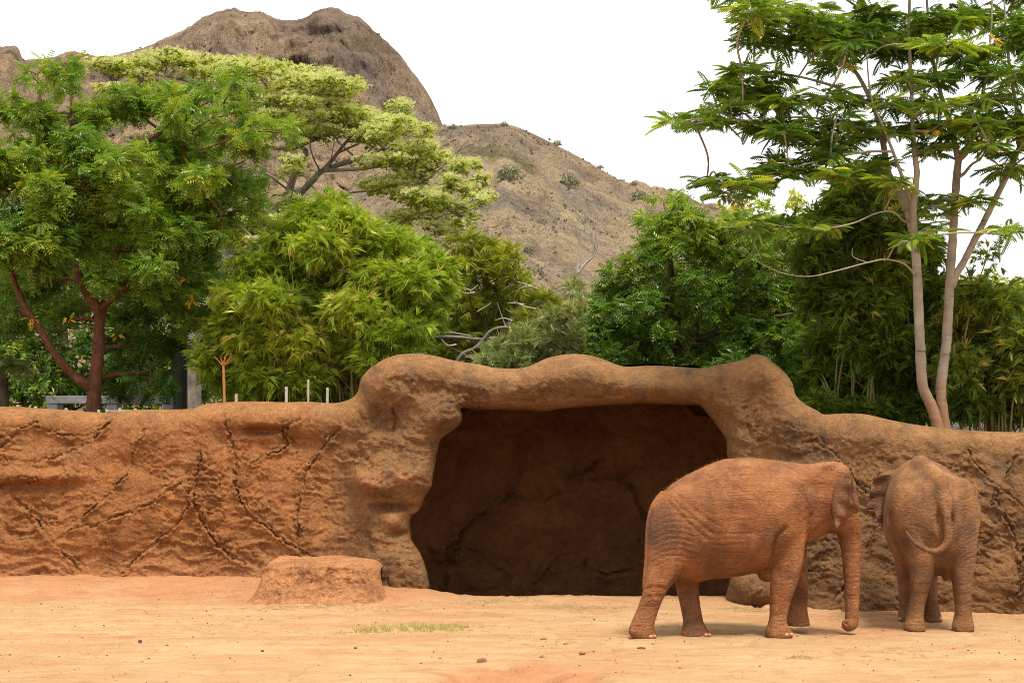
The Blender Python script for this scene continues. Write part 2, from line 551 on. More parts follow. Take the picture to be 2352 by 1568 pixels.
ST = 3.0
pxs = np.arange(-240, 2600 + ST, ST)
pys = np.arange(796, 1466, ST)
PX, PY = np.meshgrid(pxs, pys, indexing='ij')
Q = np.stack([PX.ravel(), PY.ravel()], 1)
topy = np.interp(Q[:, 0], TOP[:, 0], TOP[:, 1])
out_top = Q[:, 1] < topy
out_open = inside_poly(Q, OPEN)
ok = ~(out_top | out_open)
quads = grid_faces(len(pxs), len(pys))
quads = quads[ok[quads].any(1)]
used = np.zeros(len(Q), bool); used[quads] = True
mv_t = used & out_top; mv_o = used & out_open
Q[mv_t] = dist_poly(Q[mv_t], TOP)[1]
Q[mv_o] = dist_poly(Q[mv_o], OPEN)[1]
D0 = wall_depth(Q[:, 0])
mpp = D0 / F
d_top = dist_poly(Q, TOP)[0] * mpp
d_open = dist_poly(Q, OPEN)[0] * mpp
d_open[mv_o] = 0; d_top[mv_t] = 0
def roll(d, R):
    d = np.clip(d, 0, R)
    return R - np.sqrt(np.maximum(R * R - (R - d) ** 2, 0))
X = (Q[:, 0] - XC) * mpp
Z = HC - (Q[:, 1] - YH) * mpp
off = roll(d_top, 0.42) + roll(d_open, 0.34)
hfrac = np.clip(Z / 2.8, -0.1, 1.3)
off = off + (0.30 + 0.25 * sstep(1640, 1960, Q[:, 0])) * (hfrac - 0.5)
for (bx, by, rx, ry, an, am) in BUMPS:
    ca, sa = math.cos(math.radians(an)), math.sin(math.radians(an))
    u = ((Q[:, 0] - bx) * ca + (Q[:, 1] - by) * sa) / rx
    w_ = (-(Q[:, 0] - bx) * sa + (Q[:, 1] - by) * ca) / ry
    off = off - am * np.exp(-(u * u + w_ * w_) ** 1.3)
W = np.stack([X, D0, Z], 1)
warp = np.stack([fbm(W * 1.3 + 5, 3), fbm(W * 1.3 + 15, 3), fbm(W * 1.3 + 25, 3)], 1) * 0.22
rough = sstep(0.06, 0.55, d_top) * (0.45 + 0.55 * sstep(-0.35, 0.3, fbm(W * 0.8 + 40, 3)))
Ww = W + warp
off = off - 0.085 * fbm(W * 0.95, 4) * (0.4 + 0.6 * sstep(0, 0.5, d_top))
led = fbm(Ww * np.array([1.6, 1.6, 4.6]), 4, 0.55, True)          # flaky ledges
off = off - 0.075 * rough * (led - 0.1)
lump = fbm(Ww * np.array([5.5, 5.5, 8.5]) + 50, 4, 0.6, True)
patch = sstep(-0.25, 0.35, fbm(W * 1.7 + 61, 3))
off = off + 0.080 * rough * (0.25 + 0.75 * patch) * (lump - 0.3)
off = off + 0.050 * (0.15 + 0.85 * rough * patch) * (fbm(Ww * np.array([11, 11, 19]), 3, 0.65, True) - 0.3)
pil = np.exp(-((Q[:, 0] - 900) / 95) ** 4)
off = off + 0.07 * pil * sstep(0.05, 0.4, d_top) * (fbm(Ww * np.array([3.2, 3.2, 4.4]) + 200, 4, 0.55, True) - 0.2)
gr = groove(Q, CR, 0.070, 2.3)
off = off - gr * sstep(0.05, 0.3, d_open)
RV = np.stack([X, D0 + off, Z], 1)
RV[:, 0] += 0.02 * rough * fbm(Ww * 6 + 80, 2)
# tone: orange dust on the left wall, browner right pillar and wall, grey-black runs and stains
cl = np.array([0.365, 0.150, 0.052]); cr_ = np.array([0.265, 0.134, 0.056]); pale = np.array([0.415, 0.215, 0.087]); grey = np.array([0.115, 0.08, 0.05])
t = sstep(650, 900, Q[:, 0] + 120 * fbm(W * 0.7, 3))[:, None]
rc = cl * (1 - t) + cr_ * t
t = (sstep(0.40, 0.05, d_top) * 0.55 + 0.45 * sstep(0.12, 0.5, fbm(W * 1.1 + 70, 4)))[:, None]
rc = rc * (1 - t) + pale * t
st = sstep(0.08, 0.5, fbm(W * np.array([1.7, 1.7, 1.3]) + 90, 5, .6)) * sstep(700, 880, Q[:, 0]) * 0.6
for (sx, sy, rx, ry, a_) in [(1075, 885, 20, 44, .6), (1195, 895, 34, 24, .25), (900, 960, 50, 60, .5), (1620, 900, 60, 30, .45), (1830, 1010, 60, 70, .5), (760, 1010, 40, 60, .3),
                             (60, 1030, 20, 30, .35), (90, 1245, 30, 30, .3), (1990, 1290, 110, 90, .45), (1340, 890, 50, 30, .35)]:
    st = np.maximum(st, a_ * np.exp(-((Q[:, 0] - sx) / rx) ** 2 - ((Q[:, 1] - sy) / ry) ** 2) * np.clip(0.7 + 1.6 * fbm(W * 3.5, 4), 0, 1.3))
# water runs from the top edge, soot-grey algae in blotches
run = sstep(0.12, 0.5, fbm(np.stack([X * 3.2, D0, Z * 0.35], 1) + 120, 4, .6)) * sstep(0.05, 0.35, d_top) * sstep(1.9, 0.5, d_top) * (0.25 + 0.5 * sstep(600, 900, Q[:, 0]))
blo = sstep(0.10, 0.45, fbm(W * 2.1 + 150, 5, .62)) * (0.18 + 0.42 * sstep(740, 880, Q[:, 0]))
st = np.maximum(st, np.maximum(run, blo))
st = np.clip(st, 0, 0.9)[:, None]
rc = rc * (1 - st) + grey * st
for (sx, sy, rx, ry, a_) in [(845, 1100, 38, 22, .8), (930, 1095, 16, 14, .8), (905, 1190, 26, 18, .5), (100, 1300, 400, 40, .5), (500, 1310, 300, 40, .5)]:
    a2 = (a_ * np.exp(-(((Q[:, 0] - sx) / rx) ** 2 + ((Q[:, 1] - sy) / ry) ** 2)))[:, None]
    rc = rc * (1 - a2) + np.array([0.47, 0.205, 0.085]) * a2
tone_r = rc

def rock_mat(name, mult=1.0):
    m, n, b, o = new_mat(name)
    at = n.nodes.new('ShaderNodeAttribute'); at.attribute_name = 'tone'
    v = coords(n)
    c = mixc(n, 0.7, at.outputs['Color'], ramp(n, noise(n, 1.7, 9, 0.68, v, 0.8).outputs['Fac'], [(0.34, (0.62, 0.58, 0.56)), (0.5, (1, 1, 1)), (0.68, (1.28, 1.24, 1.16))]).outputs[0], 'MULTIPLY')
    c = mixc(n, 0.6, c, ramp(n, noise(n, 9, 8, 0.65, v).outputs['Fac'], [(0.3, (0.6, 0.55, 0.5)), (0.5, (1, 1, 1)), (0.7, (1.2, 1.17, 1.12))]).outputs[0], 'MULTIPLY')
    c = mixc(n, 0.4, c, ramp(n, noise(n, 45, 4, 0.7, v).outputs['Fac'], [(0.32, (0.55, 0.5, 0.46)), (0.5, (1, 1, 1)), (0.7, (1.2, 1.2, 1.2))]).outputs[0], 'MULTIPLY')
    if mult != 1.0: c = mixc(n, 1.0, c, (mult, mult, mult), 'MULTIPLY')
    n.links.new(c, b.inputs['Base Color'])
    b.inputs['Roughness'].default_value = 0.9
    b.inputs['Specular IOR Level'].default_value = 0.15
    bb = bump(n, noise(n, 14, 8, 0.72, v, 0.5).outputs['Fac'], 1.0, 0.10)
    bb = bump(n, noise(n, 30, 4, 0.6, v).outputs['Fac'], 0.42, 0.03, bb)
    n.links.new(bb, b.inputs['Normal'])
    return m
M_ROCK = rock_mat('sculpted_rock')

# close the sheet: carry its free edges back over the top and into the cave
e = np.concatenate([quads[:, [0, 1]], quads[:, [1, 2]], quads[:, [2, 3]], quads[:, [3, 0]]])
key = np.sort(e, 1)
uniq, inv, cnt = np.unique(key[:, 0].astype(np.int64) * len(Q) + key[:, 1], return_inverse=True, return_counts=True)
be = e[cnt[inv] == 1]
def extrude(sel_edges, offs):
    global RV, tone_r, quads
    ids = np.unique(sel_edges)
    last = {int(i): int(i) for i in ids}
    for fn in offs:
        base = len(RV)
        nv = fn(RV[ids].copy(), Q[ids])
        mp = {int(i): base + k for k, i in enumerate(ids)}
        RV = np.vstack([RV, nv]); tone_r = np.vstack([tone_r, tone_r[ids]])
        nq = [(last[int(b)], last[int(a)], mp[int(a)], mp[int(b)]) for a, b in sel_edges]
        quads = np.vstack([quads, np.array(nq)])
        last = mp
te = be[mv_t[be].all(1)]
oe = be[mv_o[be].all(1)]
def back(dy, dz):
    def f(V, q_):
        over = (q_[:, 0] > 835) & (q_[:, 0] < 1842)
        z = V[:, 2] + dz
        V[:, 1] += dy; V[:, 2] = np.where(over, np.maximum(z, np.minimum(V[:, 2], 3.2)), z); return V
    return f
extrude(te, [back(0.12, 0.0), back(0.35, -0.03), back(0.7, -0.14), back(0.95, -0.45), back(1.0, -1.2)])
def into(dy, s):
    def f(V, q_):
        c = P(1320, 1180, 29.0)
        d = V - c; d[:, 1] = 0
        d /= np.linalg.norm(d, axis=1)[:, None] + 1e-6
        d[:, 2] = np.minimum(d[:, 2], 0.0) * 0.3 - 0.05
        V = V + d * s; V[:, 1] += dy; return V
    return f
extrude(oe, [into(0.10, 0.0), into(0.3, 0.03), into(0.6, 0.10), into(1.0, 0.22)])
usedv = np.zeros(len(RV), bool); usedv[quads] = True
remap = np.cumsum(usedv) - 1
rock = empty('rock_wall', (0.5, 28.8, 0))
tag(rock, 'long sculpted orange-brown artificial rock wall with a wide dark cave shelter', 'rock wall', kind='thing')
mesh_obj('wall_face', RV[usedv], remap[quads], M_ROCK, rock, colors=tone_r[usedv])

# cave: one curved inner wall and a rough ceiling, interior shade put into their colours
cv = catmull([(CAVE_L - 0.35, 29.35), (CAVE_L - 0.75, 30.1), (CAVE_L - 0.6, 31.2), (CAVE_L + 0.2, 32.0), (-0.2, 32.3), (1.0, 32.4), (2.2, 32.3), (3.4, 32.0), (4.1, 31.3), (4.35, 30.2), (3.9, 28.9)], 24)
L = np.concatenate([[0], np.cumsum(np.linalg.norm(np.diff(cv, axis=0), axis=1))])
un = np.arange(0, L[-1], 0.04)
cx, cy = np.interp(un, L, cv[:, 0]), np.interp(un, L, cv[:, 1])
zn = np.arange(-1.0, 3.3, 0.035)
tx, ty = np.gradient(cx), np.gradient(cy)
nl_ = np.hypot(tx, ty); nx_, ny_ = ty / nl_, -tx / nl_          # towards the cave's middle
U, ZZ = np.meshgrid(np.arange(len(un)), zn, indexing='ij')
U = U.ravel(); ZZ = ZZ.ravel()
CVt = np.stack([cx[U], cy[U], ZZ], 1)
wv = CVt + 0.2 * np.stack([fbm(CVt * 1.1, 3), fbm(CVt * 1.1 + 9, 3), fbm(CVt * 1.1 + 19, 3)], 1)
h = 0.10 * fbm(CVt * 0.8, 3) + 0.05 * fbm(wv * np.array([1.8, 1.8, 4.6]), 4, 0.55, True) + 0.022 * fbm(wv * np.array([6, 6, 11]), 3, 0.6, True)
h = 1.5 * h + groove(proj(CVt), CRK, 0.13, 4.2, 4.0)
CVt[:, 0] += nx_[U] * h; CVt[:, 1] += ny_[U] * h
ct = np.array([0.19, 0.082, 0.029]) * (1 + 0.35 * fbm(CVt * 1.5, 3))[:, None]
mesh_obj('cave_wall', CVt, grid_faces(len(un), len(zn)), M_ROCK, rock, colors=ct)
ax_, ay_ = np.arange(-2.15, 4.3, 0.08), np.arange(29.45, 33.2, 0.08)
AX, AY = np.meshgrid(ax_, ay_, indexing='ij')
A2 = np.stack([AX.ravel(), AY.ravel(), 0 * AX.ravel()], 1)
edge = OPEN[(OPEN[:, 1] < 960)]; edge = edge[np.argsort(edge[:, 0])]
ex = (edge[:, 0] - XC) / F * 28.9; ez = HC - (edge[:, 1] - YH) / F * 28.9
lowz = np.interp(A2[:, 0], ex, ez) + 0.05 + 0.03 * fbm(A2 * 1.2, 4) - 0.004 * (A2[:, 1] - 29.3)
hiz = lowz + 0.2 + 0.35 * sstep(0, 0.8, np.minimum(A2[:, 0] + 2.15, 4.3 - A2[:, 0]))
nn = len(A2)
cg = grid_faces(len(ax_), len(ay_))
RVc = np.vstack([np.column_stack([A2[:, :2], lowz]), np.column_stack([A2[:, :2], hiz])])
mesh_obj('cave_ceiling', RVc, np.vstack([cg[:, ::-1], cg + nn]), M_ROCK, rock, colors=np.tile(np.array([0.05, 0.022, 0.01]), (2 * nn, 1)))  # near-black tone paints the shade under the roof

# mud block at the foot of the left pillar
bxs = np.linspace(-1, 1, 110); bzs = np.linspace(0, 1, 70)
BU, BV_ = np.meshgrid(bxs, bzs, indexing='ij'); BU = BU.ravel(); BV_ = BV_.ravel()
YB0 = 28.05
def blockpt(u, s):
    # s 0..0.6 front face from ground up, 0.6..1 over the top to the back
    front = np.clip(s / 0.6, 0, 1); topp = np.clip((s - 0.6) / 0.4, 0, 1)
    hw = 0.90 + 0.42 * (1 - front) ** 2.2
    cpx = 731
    zt = HC - (1300 - YH) / F * YB0
    z = -0.15 + (zt + 0.15) * front + 0.05 * topp
    y = YB0 - 0.55 * (1 - front) ** 2.4 + 1.5 * topp - 0.06 * np.sin(np.pi * np.clip(front, 0, 1))
    x = (cpx - XC) / F * YB0 + u * hw
    rr = np.abs(u) ** 12
    y = y + 0.5 * rr * (1 - topp)
    z = z - 0.10 * np.abs(u) ** 8 * front
    return np.stack([x, y, z], 1)
BP = blockpt(BU, BV_)
dd = 0.09 * fbm(BP * 2.0, 4) + 0.045 * fbm(BP * np.array([8, 4, 1.6]), 4, 0.6, True) * (BV_ < 0.62) + 0.05 * fbm(BP * 5, 4, 0.6, True) + 0.012 * fbm(BP * 22, 3)
BP[:, 1] -= dd * (BV_ < 0.66); BP[:, 2] += 0.5 * dd * (BV_ >= 0.6)
bt = np.array([0.54, 0.245, 0.105]) * (1 + 0.25 * fbm(BP * 2.5, 4))[:, None]
blk = mesh_obj('mud_block', BP, grid_faces(len(bxs), len(bzs)), M_ROCK, None, colors=bt, loc=(-2.9, 28.1, 0))
tag(blk, 'low orange mud-caked block at the foot of the left cave pillar', 'rock block')

# ------------------------------------------------------------------ elephants: an implicit body, meshed as one surface
class Vox:
    def __init__(self, lo, hi, h):
        self.lo = np.array(lo, float); self.h = h
        self.n = np.ceil((np.array(hi) - self.lo) / h).astype(int) + 1
        self.ax = [self.lo[k] + h * np.arange(self.n[k]) for k in range(3)]
        self.f = np.full(self.n, 0.6, np.float32)
    def put(self, fn, lo, hi, k, carve=False):
        m = k + 0.06
        sl = []
        for a in range(3):
            i0 = max(0, int((lo[a] - m - self.lo[a]) / self.h)); i1 = min(self.n[a], int((hi[a] + m - self.lo[a]) / self.h) + 2)
            if i1 <= i0: return
            sl.append(slice(i0, i1))
        sl = tuple(sl)
        X = self.ax[0][sl[0]][:, None, None]; Y = self.ax[1][sl[1]][None, :, None]; Z = self.ax[2][sl[2]][None, None, :]
        d = fn(X, Y, Z).astype(np.float32)
        a = self.f[sl]
        if carve:
            d = -d
            hh = np.maximum(k - np.abs(a - d), 0) / k
            self.f[sl] = np.maximum(a, d) + hh * hh * k / 4
        else:
            hh = np.maximum(k - np.abs(a - d), 0) / k
            self.f[sl] = np.minimum(a, d) - hh * hh * k / 4
    def loft(self, axis, t, c1, c2, h1, h2, k=0.08, p=2.0):
        """elliptic sections (centres c1,c2, half sizes h1,h2) along an axis"""
        o = [a for a in range(3) if a != axis]
        t = np.asarray(t, float); idx = np.argsort(t); t = t[idx]
        arr = [np.asarray(a, float) * np.ones(len(t)) for a in (c1, c2, h1, h2)]
        arr = [a[idx] for a in arr]
        ts = np.linspace(t[0], t[-1], 8 * len(t))
        sm = []
        for a in arr:                                   # smooth the table along the axis
            b = np.interp(ts, t, a)
            kk = np.array([1, 2, 3, 2, 1.0]); kk /= kk.sum()
            for _ in range(3):
                b2 = np.convolve(np.pad(b, 2, mode='reflect', reflect_type='odd'), kk, 'valid'); b = b2
            sm.append(b)
        lo = np.zeros(3); hi = np.zeros(3)
        lo[axis], hi[axis] = t[0], t[-1]
        for q_ in (0, 1):
            lo[o[q_]] = (sm[q_] - sm[q_ + 2]).min(); hi[o[q_]] = (sm[q_] + sm[q_ + 2]).max()
        def fn(X, Y, Z):
            C = [X, Y, Z]
            s = C[axis]
            A = [np.interp(s, ts, a) for a in sm]
            q_ = (np.abs((C[o[0]] - A[0]) / A[2]) ** p + np.abs((C[o[1]] - A[1]) / A[3]) ** p) ** (1 / p)
            d = (q_ - 1) * np.minimum(A[2], A[3])
            e = np.maximum(t[0] - s, s - t[-1])
            return np.minimum(np.maximum(d, e), 0) + np.sqrt(np.maximum(d, 0) ** 2 + np.maximum(e, 0) ** 2)
        self.put(fn, lo, hi, k)
    def ball(self, c, r, k=0.06, carve=False):
        c = np.asarray(c, float); r = np.asarray(r, float) * np.ones(3)
        fn = lambda X, Y, Z: (np.sqrt(((X - c[0]) / r[0]) ** 2 + ((Y - c[1]) / r[1]) ** 2 + ((Z - c[2]) / r[2]) ** 2) - 1) * r.min()
        self.put(fn, c - r, c + r, k, carve)
    def chain(self, pts, rad, k=0.03):
        pts = catmull(pts, 5); rad = np.interp(np.linspace(0, 1, len(pts)), np.linspace(0, 1, len(rad)), rad)
        def fn(X, Y, Z):
            best = None
            for a, b, ra, rb in zip(pts[:-1], pts[1:], rad[:-1], rad[1:]):
                ab = b - a
                t = np.clip(((X - a[0]) * ab[0] + (Y - a[1]) * ab[1] + (Z - a[2]) * ab[2]) / (ab @ ab), 0, 1)
                d = np.sqrt((X - a[0] - t * ab[0]) ** 2 + (Y - a[1] - t * ab[1]) ** 2 + (Z - a[2] - t * ab[2]) ** 2) - (ra + (rb - ra) * t)
                best = d if best is None else np.minimum(best, d)
            return best
        self.put(fn, pts.min(0) - rad.max(), pts.max(0) + rad.max(), k)
    def mesh(self):
        """naive surface nets"""
        f = self.f
        s = f < 0
        cs = sum(s[a:a - 1 or None, b:b - 1 or None, c:c - 1 or None].astype(np.int8) for a in (0, 1) for b in (0, 1) for c in (0, 1))
        act = (cs > 0) & (cs < 8)
        ids = np.full(act.shape, -1, np.int64)
        cells = np.argwhere(act)
        ids[act] = np.arange(len(cells))
        acc = np.zeros((len(cells), 3)); cnt = np.zeros(len(cells))
        i, j, k = cells.T
        for ax in range(3):
            for u in (0, 1):
                for v in (0, 1):
                    o = [u, v]; o.insert(ax, 0); o2 = list(o); o2[ax] = 1
                    fa = f[i + o[0], j + o[1], k + o[2]]; fb = f[i + o2[0], j + o2[1], k + o2[2]]
                    m = (fa < 0) != (fb < 0)
                    t = fa[m] / (fa[m] - fb[m])
                    pt = np.tile(np.array(o, float), (m.sum(), 1)); pt[:, ax] = t
                    acc[m] += pt; cnt[m] += 1
        V = self.lo + self.h * (cells + acc / cnt[:, None])
        quads = []
        for ax in range(3):
            o1, o2 = [a for a in range(3) if a != ax]
            sh = [slice(1, -1)] * 3; sh[ax] = slice(0, f.shape[ax] - 1)
            A = s[tuple(sh)]; sh2 = list(sh); sh2[ax] = slice(1, f.shape[ax]); B = s[tuple(sh2)]
            w = np.argwhere(A != B)
            flip = A[tuple(w.T)]
            w = w + 1; w[:, ax] -= 1
            q_ = []
            for d1, d2 in ((-1, -1), (0, -1), (0, 0), (-1, 0)):
                c = w.copy(); c[:, o1] += d1; c[:, o2] += d2
                q_.append(ids[tuple(c.T)])
            q_ = np.stack(q_, 1)
            if ax == 1: flip = ~flip
            q_[~flip] = q_[~flip][:, ::-1]
            quads.append(q_)
        F4 = np.vstack(quads)
        F4 = F4[(F4 >= 0).all(1)]
        # relax the mesh a little
        e = np.concatenate([F4[:, [0, 1]], F4[:, [1, 2]], F4[:, [2, 3]], F4[:, [3, 0]]])
        for lam in (0.5, -0.52, 0.5, -0.52):
            S = np.zeros_like(V); c = np.zeros(len(V))
            for x in range(3): S[:, x] = np.bincount(e[:, 0], V[e[:, 1], x], len(V)) + np.bincount(e[:, 1], V[e[:, 0], x], len(V))
            c = np.bincount(e[:, 0], None, len(V)) + np.bincount(e[:, 1], None, len(V))
            V = V + lam * (S / np.maximum(c, 1)[:, None] - V)
        return V, F4

def px_loft_z(vx, rows, k=0.06, p=2.2):
    """a limb from rows (py, px left, px right, half depth, Y)"""
    r = np.array(rows, float)
    Y = r[:, 4]
    z = HC - (r[:, 0] - YH) / F * Y
    xl, xr = (r[:, 1] - XC) / F * Y, (r[:, 2] - XC) / F * Y
    vx.loft(2, z, (xl + xr) / 2, Y, (xr - xl) / 2, r[:, 3], k, p)

# wrinkled dusty hide
def hide_mat(name, base, dark, pale):
    m, n, b, o = new_mat(name)
    v = coords(n)
    at = n.nodes.new('ShaderNodeAttribute'); at.attribute_name = 'dust'
    c = ramp(n, noise(n, 3.4, 7, 0.66, v, 0.4).outputs['Fac'], [(0.36, dark), (0.52, base), (0.68, pale)]).outputs[0]
    c = mixc(n, at.outputs['Fac'], c, pale)
    ab = n.nodes.new('ShaderNodeAttribute'); ab.attribute_name = 'bare'
    c = mixc(n, ab.outputs['Fac'], c, (0.115, 0.060, 0.036))  # dark bare hide together with painted underside shade
    # cross-hatched creases
    wv = coords(n, (1, 1, 1.9))
    n1 = noise(n, 17, 3, 0.5, wv, 0.6)
    vor = n.nodes.new('ShaderNodeTexVoronoi'); vor.feature = 'DISTANCE_TO_EDGE'; vor.inputs['Scale'].default_value = 21
    dv = n.nodes.new('ShaderNodeVectorMath'); dv.operation = 'ADD'
    n2 = noise(n, 9, 2, 0.5, v); n.links.new(wv, dv.inputs[0]); n.links.new(n2.outputs['Color'], dv.inputs[1])
    n.links.new(dv.outputs[0], vor.inputs['Vector'])
    vr = ramp(n, vor.outputs['Distance'], [(0.0, (0, 0, 0)), (0.11, (1, 1, 1))]).outputs[0]
    bands = n.nodes.new('ShaderNodeTexWave'); bands.wave_type = 'BANDS'; bands.bands_direction = 'Z'
    bands.inputs['Scale'].default_value = 7.5; bands.inputs['Distortion'].default_value = 7.0
    bands.inputs['Detail'].default_value = 3; bands.inputs['Detail Scale'].default_value = 1.6
    n.links.new(v, bands.inputs['Vector'])
    br = ramp(n, bands.outputs['Fac'], [(0.0, (0, 0, 0)), (0.35, (1, 1, 1))]).outputs[0]
    c = mixc(n, 0.26, c, mixc(n, 1.0, vr, (1, 1, 1), 'MULTIPLY'), 'MULTIPLY')
    n.links.new(c, b.inputs['Base Color'])
    b.inputs['Roughness'].default_value = 0.78
    b.inputs['Specular IOR Level'].default_value = 0.25
    bb = bump(n, n1.outputs['Fac'], 0.7, 0.045)
    bb = bump(n, br, 0.35, 0.018, bb)
    bb = bump(n, vr, 0.6, 0.011, bb)
    n.links.new(bb, b.inputs['Normal'])
    return m
M_HIDE1 = hide_mat('red_dusty_hide', (0.285, 0.106, 0.034), (0.175, 0.060, 0.020), (0.37, 0.155, 0.057))
M_HIDE2 = hide_mat('brown_dusty_hide', (0.265, 0.118, 0.044), (0.16, 0.071, 0.030), (0.37, 0.172, 0.068))
M_NAIL = mat_plain('toenail', (0.42, 0.20, 0.10), (0.50, 0.28, 0.16), 20, 0.6, 0.1)
M_HAIR = mat_plain('back_hair', (0.20, 0.08, 0.03), (0.34, 0.14, 0.05), 30, 0.7, 0)

def dust_of(V):
    """dust lies on the back in patches"""
    return np.clip(0.9 * sstep(0.0, 0.35, fbm(V * 3.0 + 3, 4)) * sstep(1.75, 2.15, V[:, 2]), 0, 0.85)

def bare_of(V, spots):
    """grey hide showing where no dust sticks"""
    q_ = proj(V); o_ = np.zeros(len(V))
    nz_ = fbm(V * 4.2 + 11, 4)
    for sx, sy, rx, ry, a_ in spots:
        o_ = np.maximum(o_, a_ * sstep(1.25, 0.35, ((q_[:, 0] - sx) / rx) ** 2 + ((q_[:, 1] - sy) / ry) ** 2 + 0.7 * nz_))
    return np.clip(0.72 * o_ + 0.10 * sstep(0.1, 0.5, nz_) + 0.34 * sstep(0.02, 0.4, fbm(V * 1.9 + 31, 4)), 0, 0.8)

def sheet(name, inner, outer, Yi, Yo, mat, parent, pleat=0.03, npl=3.0, thick=0.022, seed=0):
    """an ear: a pleated sheet between an attachment line and a free edge, with thickness"""
    A = catmull(inner, 6); B = catmull(outer, 6)
    nu = 34; nv = 26
    def res(C, n_):
        L = np.concatenate([[0], np.cumsum(np.linalg.norm(np.diff(C, axis=0), axis=1))]); s = np.linspace(0, L[-1], n_)
        return np.stack([np.interp(s, L, C[:, 0]), np.interp(s, L, C[:, 1])], 1)
    A = res(A, nu); B = res(B, nu)
    V = []
    for iu in range(nu):
        for iv in range(nv):
            t = iv / (nv - 1); u = iu / (nu - 1)
            p = A[iu] * (1 - t) + B[iu] * t
            Y = Yi * (1 - t) + Yo * t - 0.07 * math.sin(math.pi * t) + pleat * t * math.sin(2 * math.pi * npl * u + 1.3 * t + seed)
            V.append(P(p[0], p[1], Y))
    V = np.array(V)
    n_ = len(V)
    back = V.copy(); back[:, 1] += thick
    f = grid_faces(nu, nv)
    idx = np.arange(n_).reshape(nu, nv)
    ring = np.concatenate([idx[0, :], idx[1:, -1], idx[-1, -2::-1], idx[-2:0:-1, 0]])
    rim = np.stack([ring, np.roll(ring, -1), np.roll(ring, -1) + n_, ring + n_], 1)
    VV = np.vstack([V, back])
    return mesh_obj(name, VV, np.vstack([f, f[:, ::-1] + n_, rim]), mat, parent, attrs={'dust': np.zeros(len(VV)), 'bare': np.clip(0.45 + 0.5 * fbm(VV * 6, 3), 0, .8)})

def nail(parent, c, r):
    bpts = []
    us = np.linspace(0, 2 * np.pi, 9)[:-1]
    for ph in np.linspace(-1.2, 1.2, 5):
        for u in us: bpts.append((c[0] + r[0] * math.cos(ph) * math.cos(u), c[1] + r[1] * math.cos(ph) * math.sin(u), c[2] + r[2] * math.sin(ph)))
    f = []
    for a in range(4):
        for k in range(8): f.append((a * 8 + k, a * 8 + (k + 1) % 8, a * 8 + 8 + (k + 1) % 8, a * 8 + 8 + k))
    mesh_obj('toenail', np.array(bpts), np.array(f), M_NAIL, parent)

# --- first elephant: walking to the right, seen from its right side
E1 = empty('elephant', P(1640, 1462, 24.0) * np.array([1, 1, 0]))
tag(E1, 'red-dusted elephant walking right, side on, trunk hanging to the ground', 'elephant')
YC = 24.05
vx = Vox((1.35, 23.2, -0.03), (4.68, 24.95, 2.36), 0.019)
r = np.array([(1489, 1195, 1255, .12), (1497, 1164, 1292, .30), (1518, 1137, 1318, .46), (1540, 1113, 1336, .56), (1580, 1089, 1342, .65), (1625, 1068, 1330, .71), (1660, 1055, 1327, .74), (1705, 1050, 1321, .75),
              (1750, 1053, 1311, .72), (1803, 1059, 1290, .62), (1843, 1065, 1252, .46), (1868, 1068, 1238, .36), (1890, 1070, 1225, .30)])
zt, zb = HC - (r[:, 1] - YH) / F * YC, HC - (r[:, 2] - YH) / F * YC
vx.loft(0, (r[:, 0] - XC) / F * YC, np.full(len(r), YC), (zt + zb) / 2, r[:, 3], (zt - zb) / 2, 0.05, 2.25)
r = np.array([(1858, 1075, 1232, .26), (1884, 1061, 1226, .32), (1912, 1059, 1224, .35), (1932, 1069, 1229, .33), (1950, 1094, 1236, .27), (1968, 1140, 1240, .17)])
zt, zb = HC - (r[:, 1] - YH) / F * YC, HC - (r[:, 2] - YH) / F * YC
vx.loft(0, (r[:, 0] - XC) / F * YC, np.full(len(r), YC), (zt + zb) / 2, r[:, 3], (zt - zb) / 2, 0.07, 2.1)
px_loft_z(vx, [(1165, 1918, 1966, .22, YC), (1206, 1919, 1975, .19, YC), (1238, 1927, 1980, .165, YC), (1275, 1934, 1978, .135, YC), (1336, 1939, 1975, .11, YC - .03), (1396, 1941, 1973, .095, YC - .06), (1424, 1943, 1970, .085, YC - .08)], 0.05)
vx.chain([P(1957, 1418, 23.98), P(1957, 1432, 23.95), P(1948, 1437, 23.88), P(1944, 1432, 23.82)], [.085, .075, .07, .062], 0.03)
vx.ball(P(1944, 1431, 23.77), (.028, .03, .02), 0.01, carve=True)
# near legs
px_loft_z(vx, [(1165, 1792, 1846, .16, 23.84), (1205, 1783, 1851, .20, 23.78), (1238, 1778, 1851, .20, 23.74), (1262, 1775, 1847, .185, 23.73), (1295, 1772, 1843, .165, 23.72), (1318, 1771, 1838, .155, 23.71), (1356, 1769, 1826, .145, 23.70), (1384, 1768, 1815, .135, 23.70),
               (1415, 1768, 1807, .13, 23.69), (1433, 1764, 1807, .145, 23.69), (1447, 1758, 1818, .168, 23.68), (1456, 1756, 1822, .175, 23.68), (1462.5, 1758, 1821, .172, 23.68)], 0.05, 2.3)
px_loft_z(vx, [(1165, 1500, 1610, .20, 23.80), (1205, 1494, 1612, .24, 23.74), (1250, 1490, 1600, .24, 23.70), (1295, 1486, 1582, .215, 23.66), (1335, 1480, 1549, .18, 23.63), (1358, 1477, 1531, .16, 23.60), (1392, 1466, 1515, .14, 23.58), (1421, 1453, 1506, .138, 23.56),
               (1438, 1446, 1501, .145, 23.55), (1450, 1442, 1506, .16, 23.55), (1458, 1445, 1509, .165, 23.55), (1465, 1452, 1508, .16, 23.55)], 0.05, 2.3)
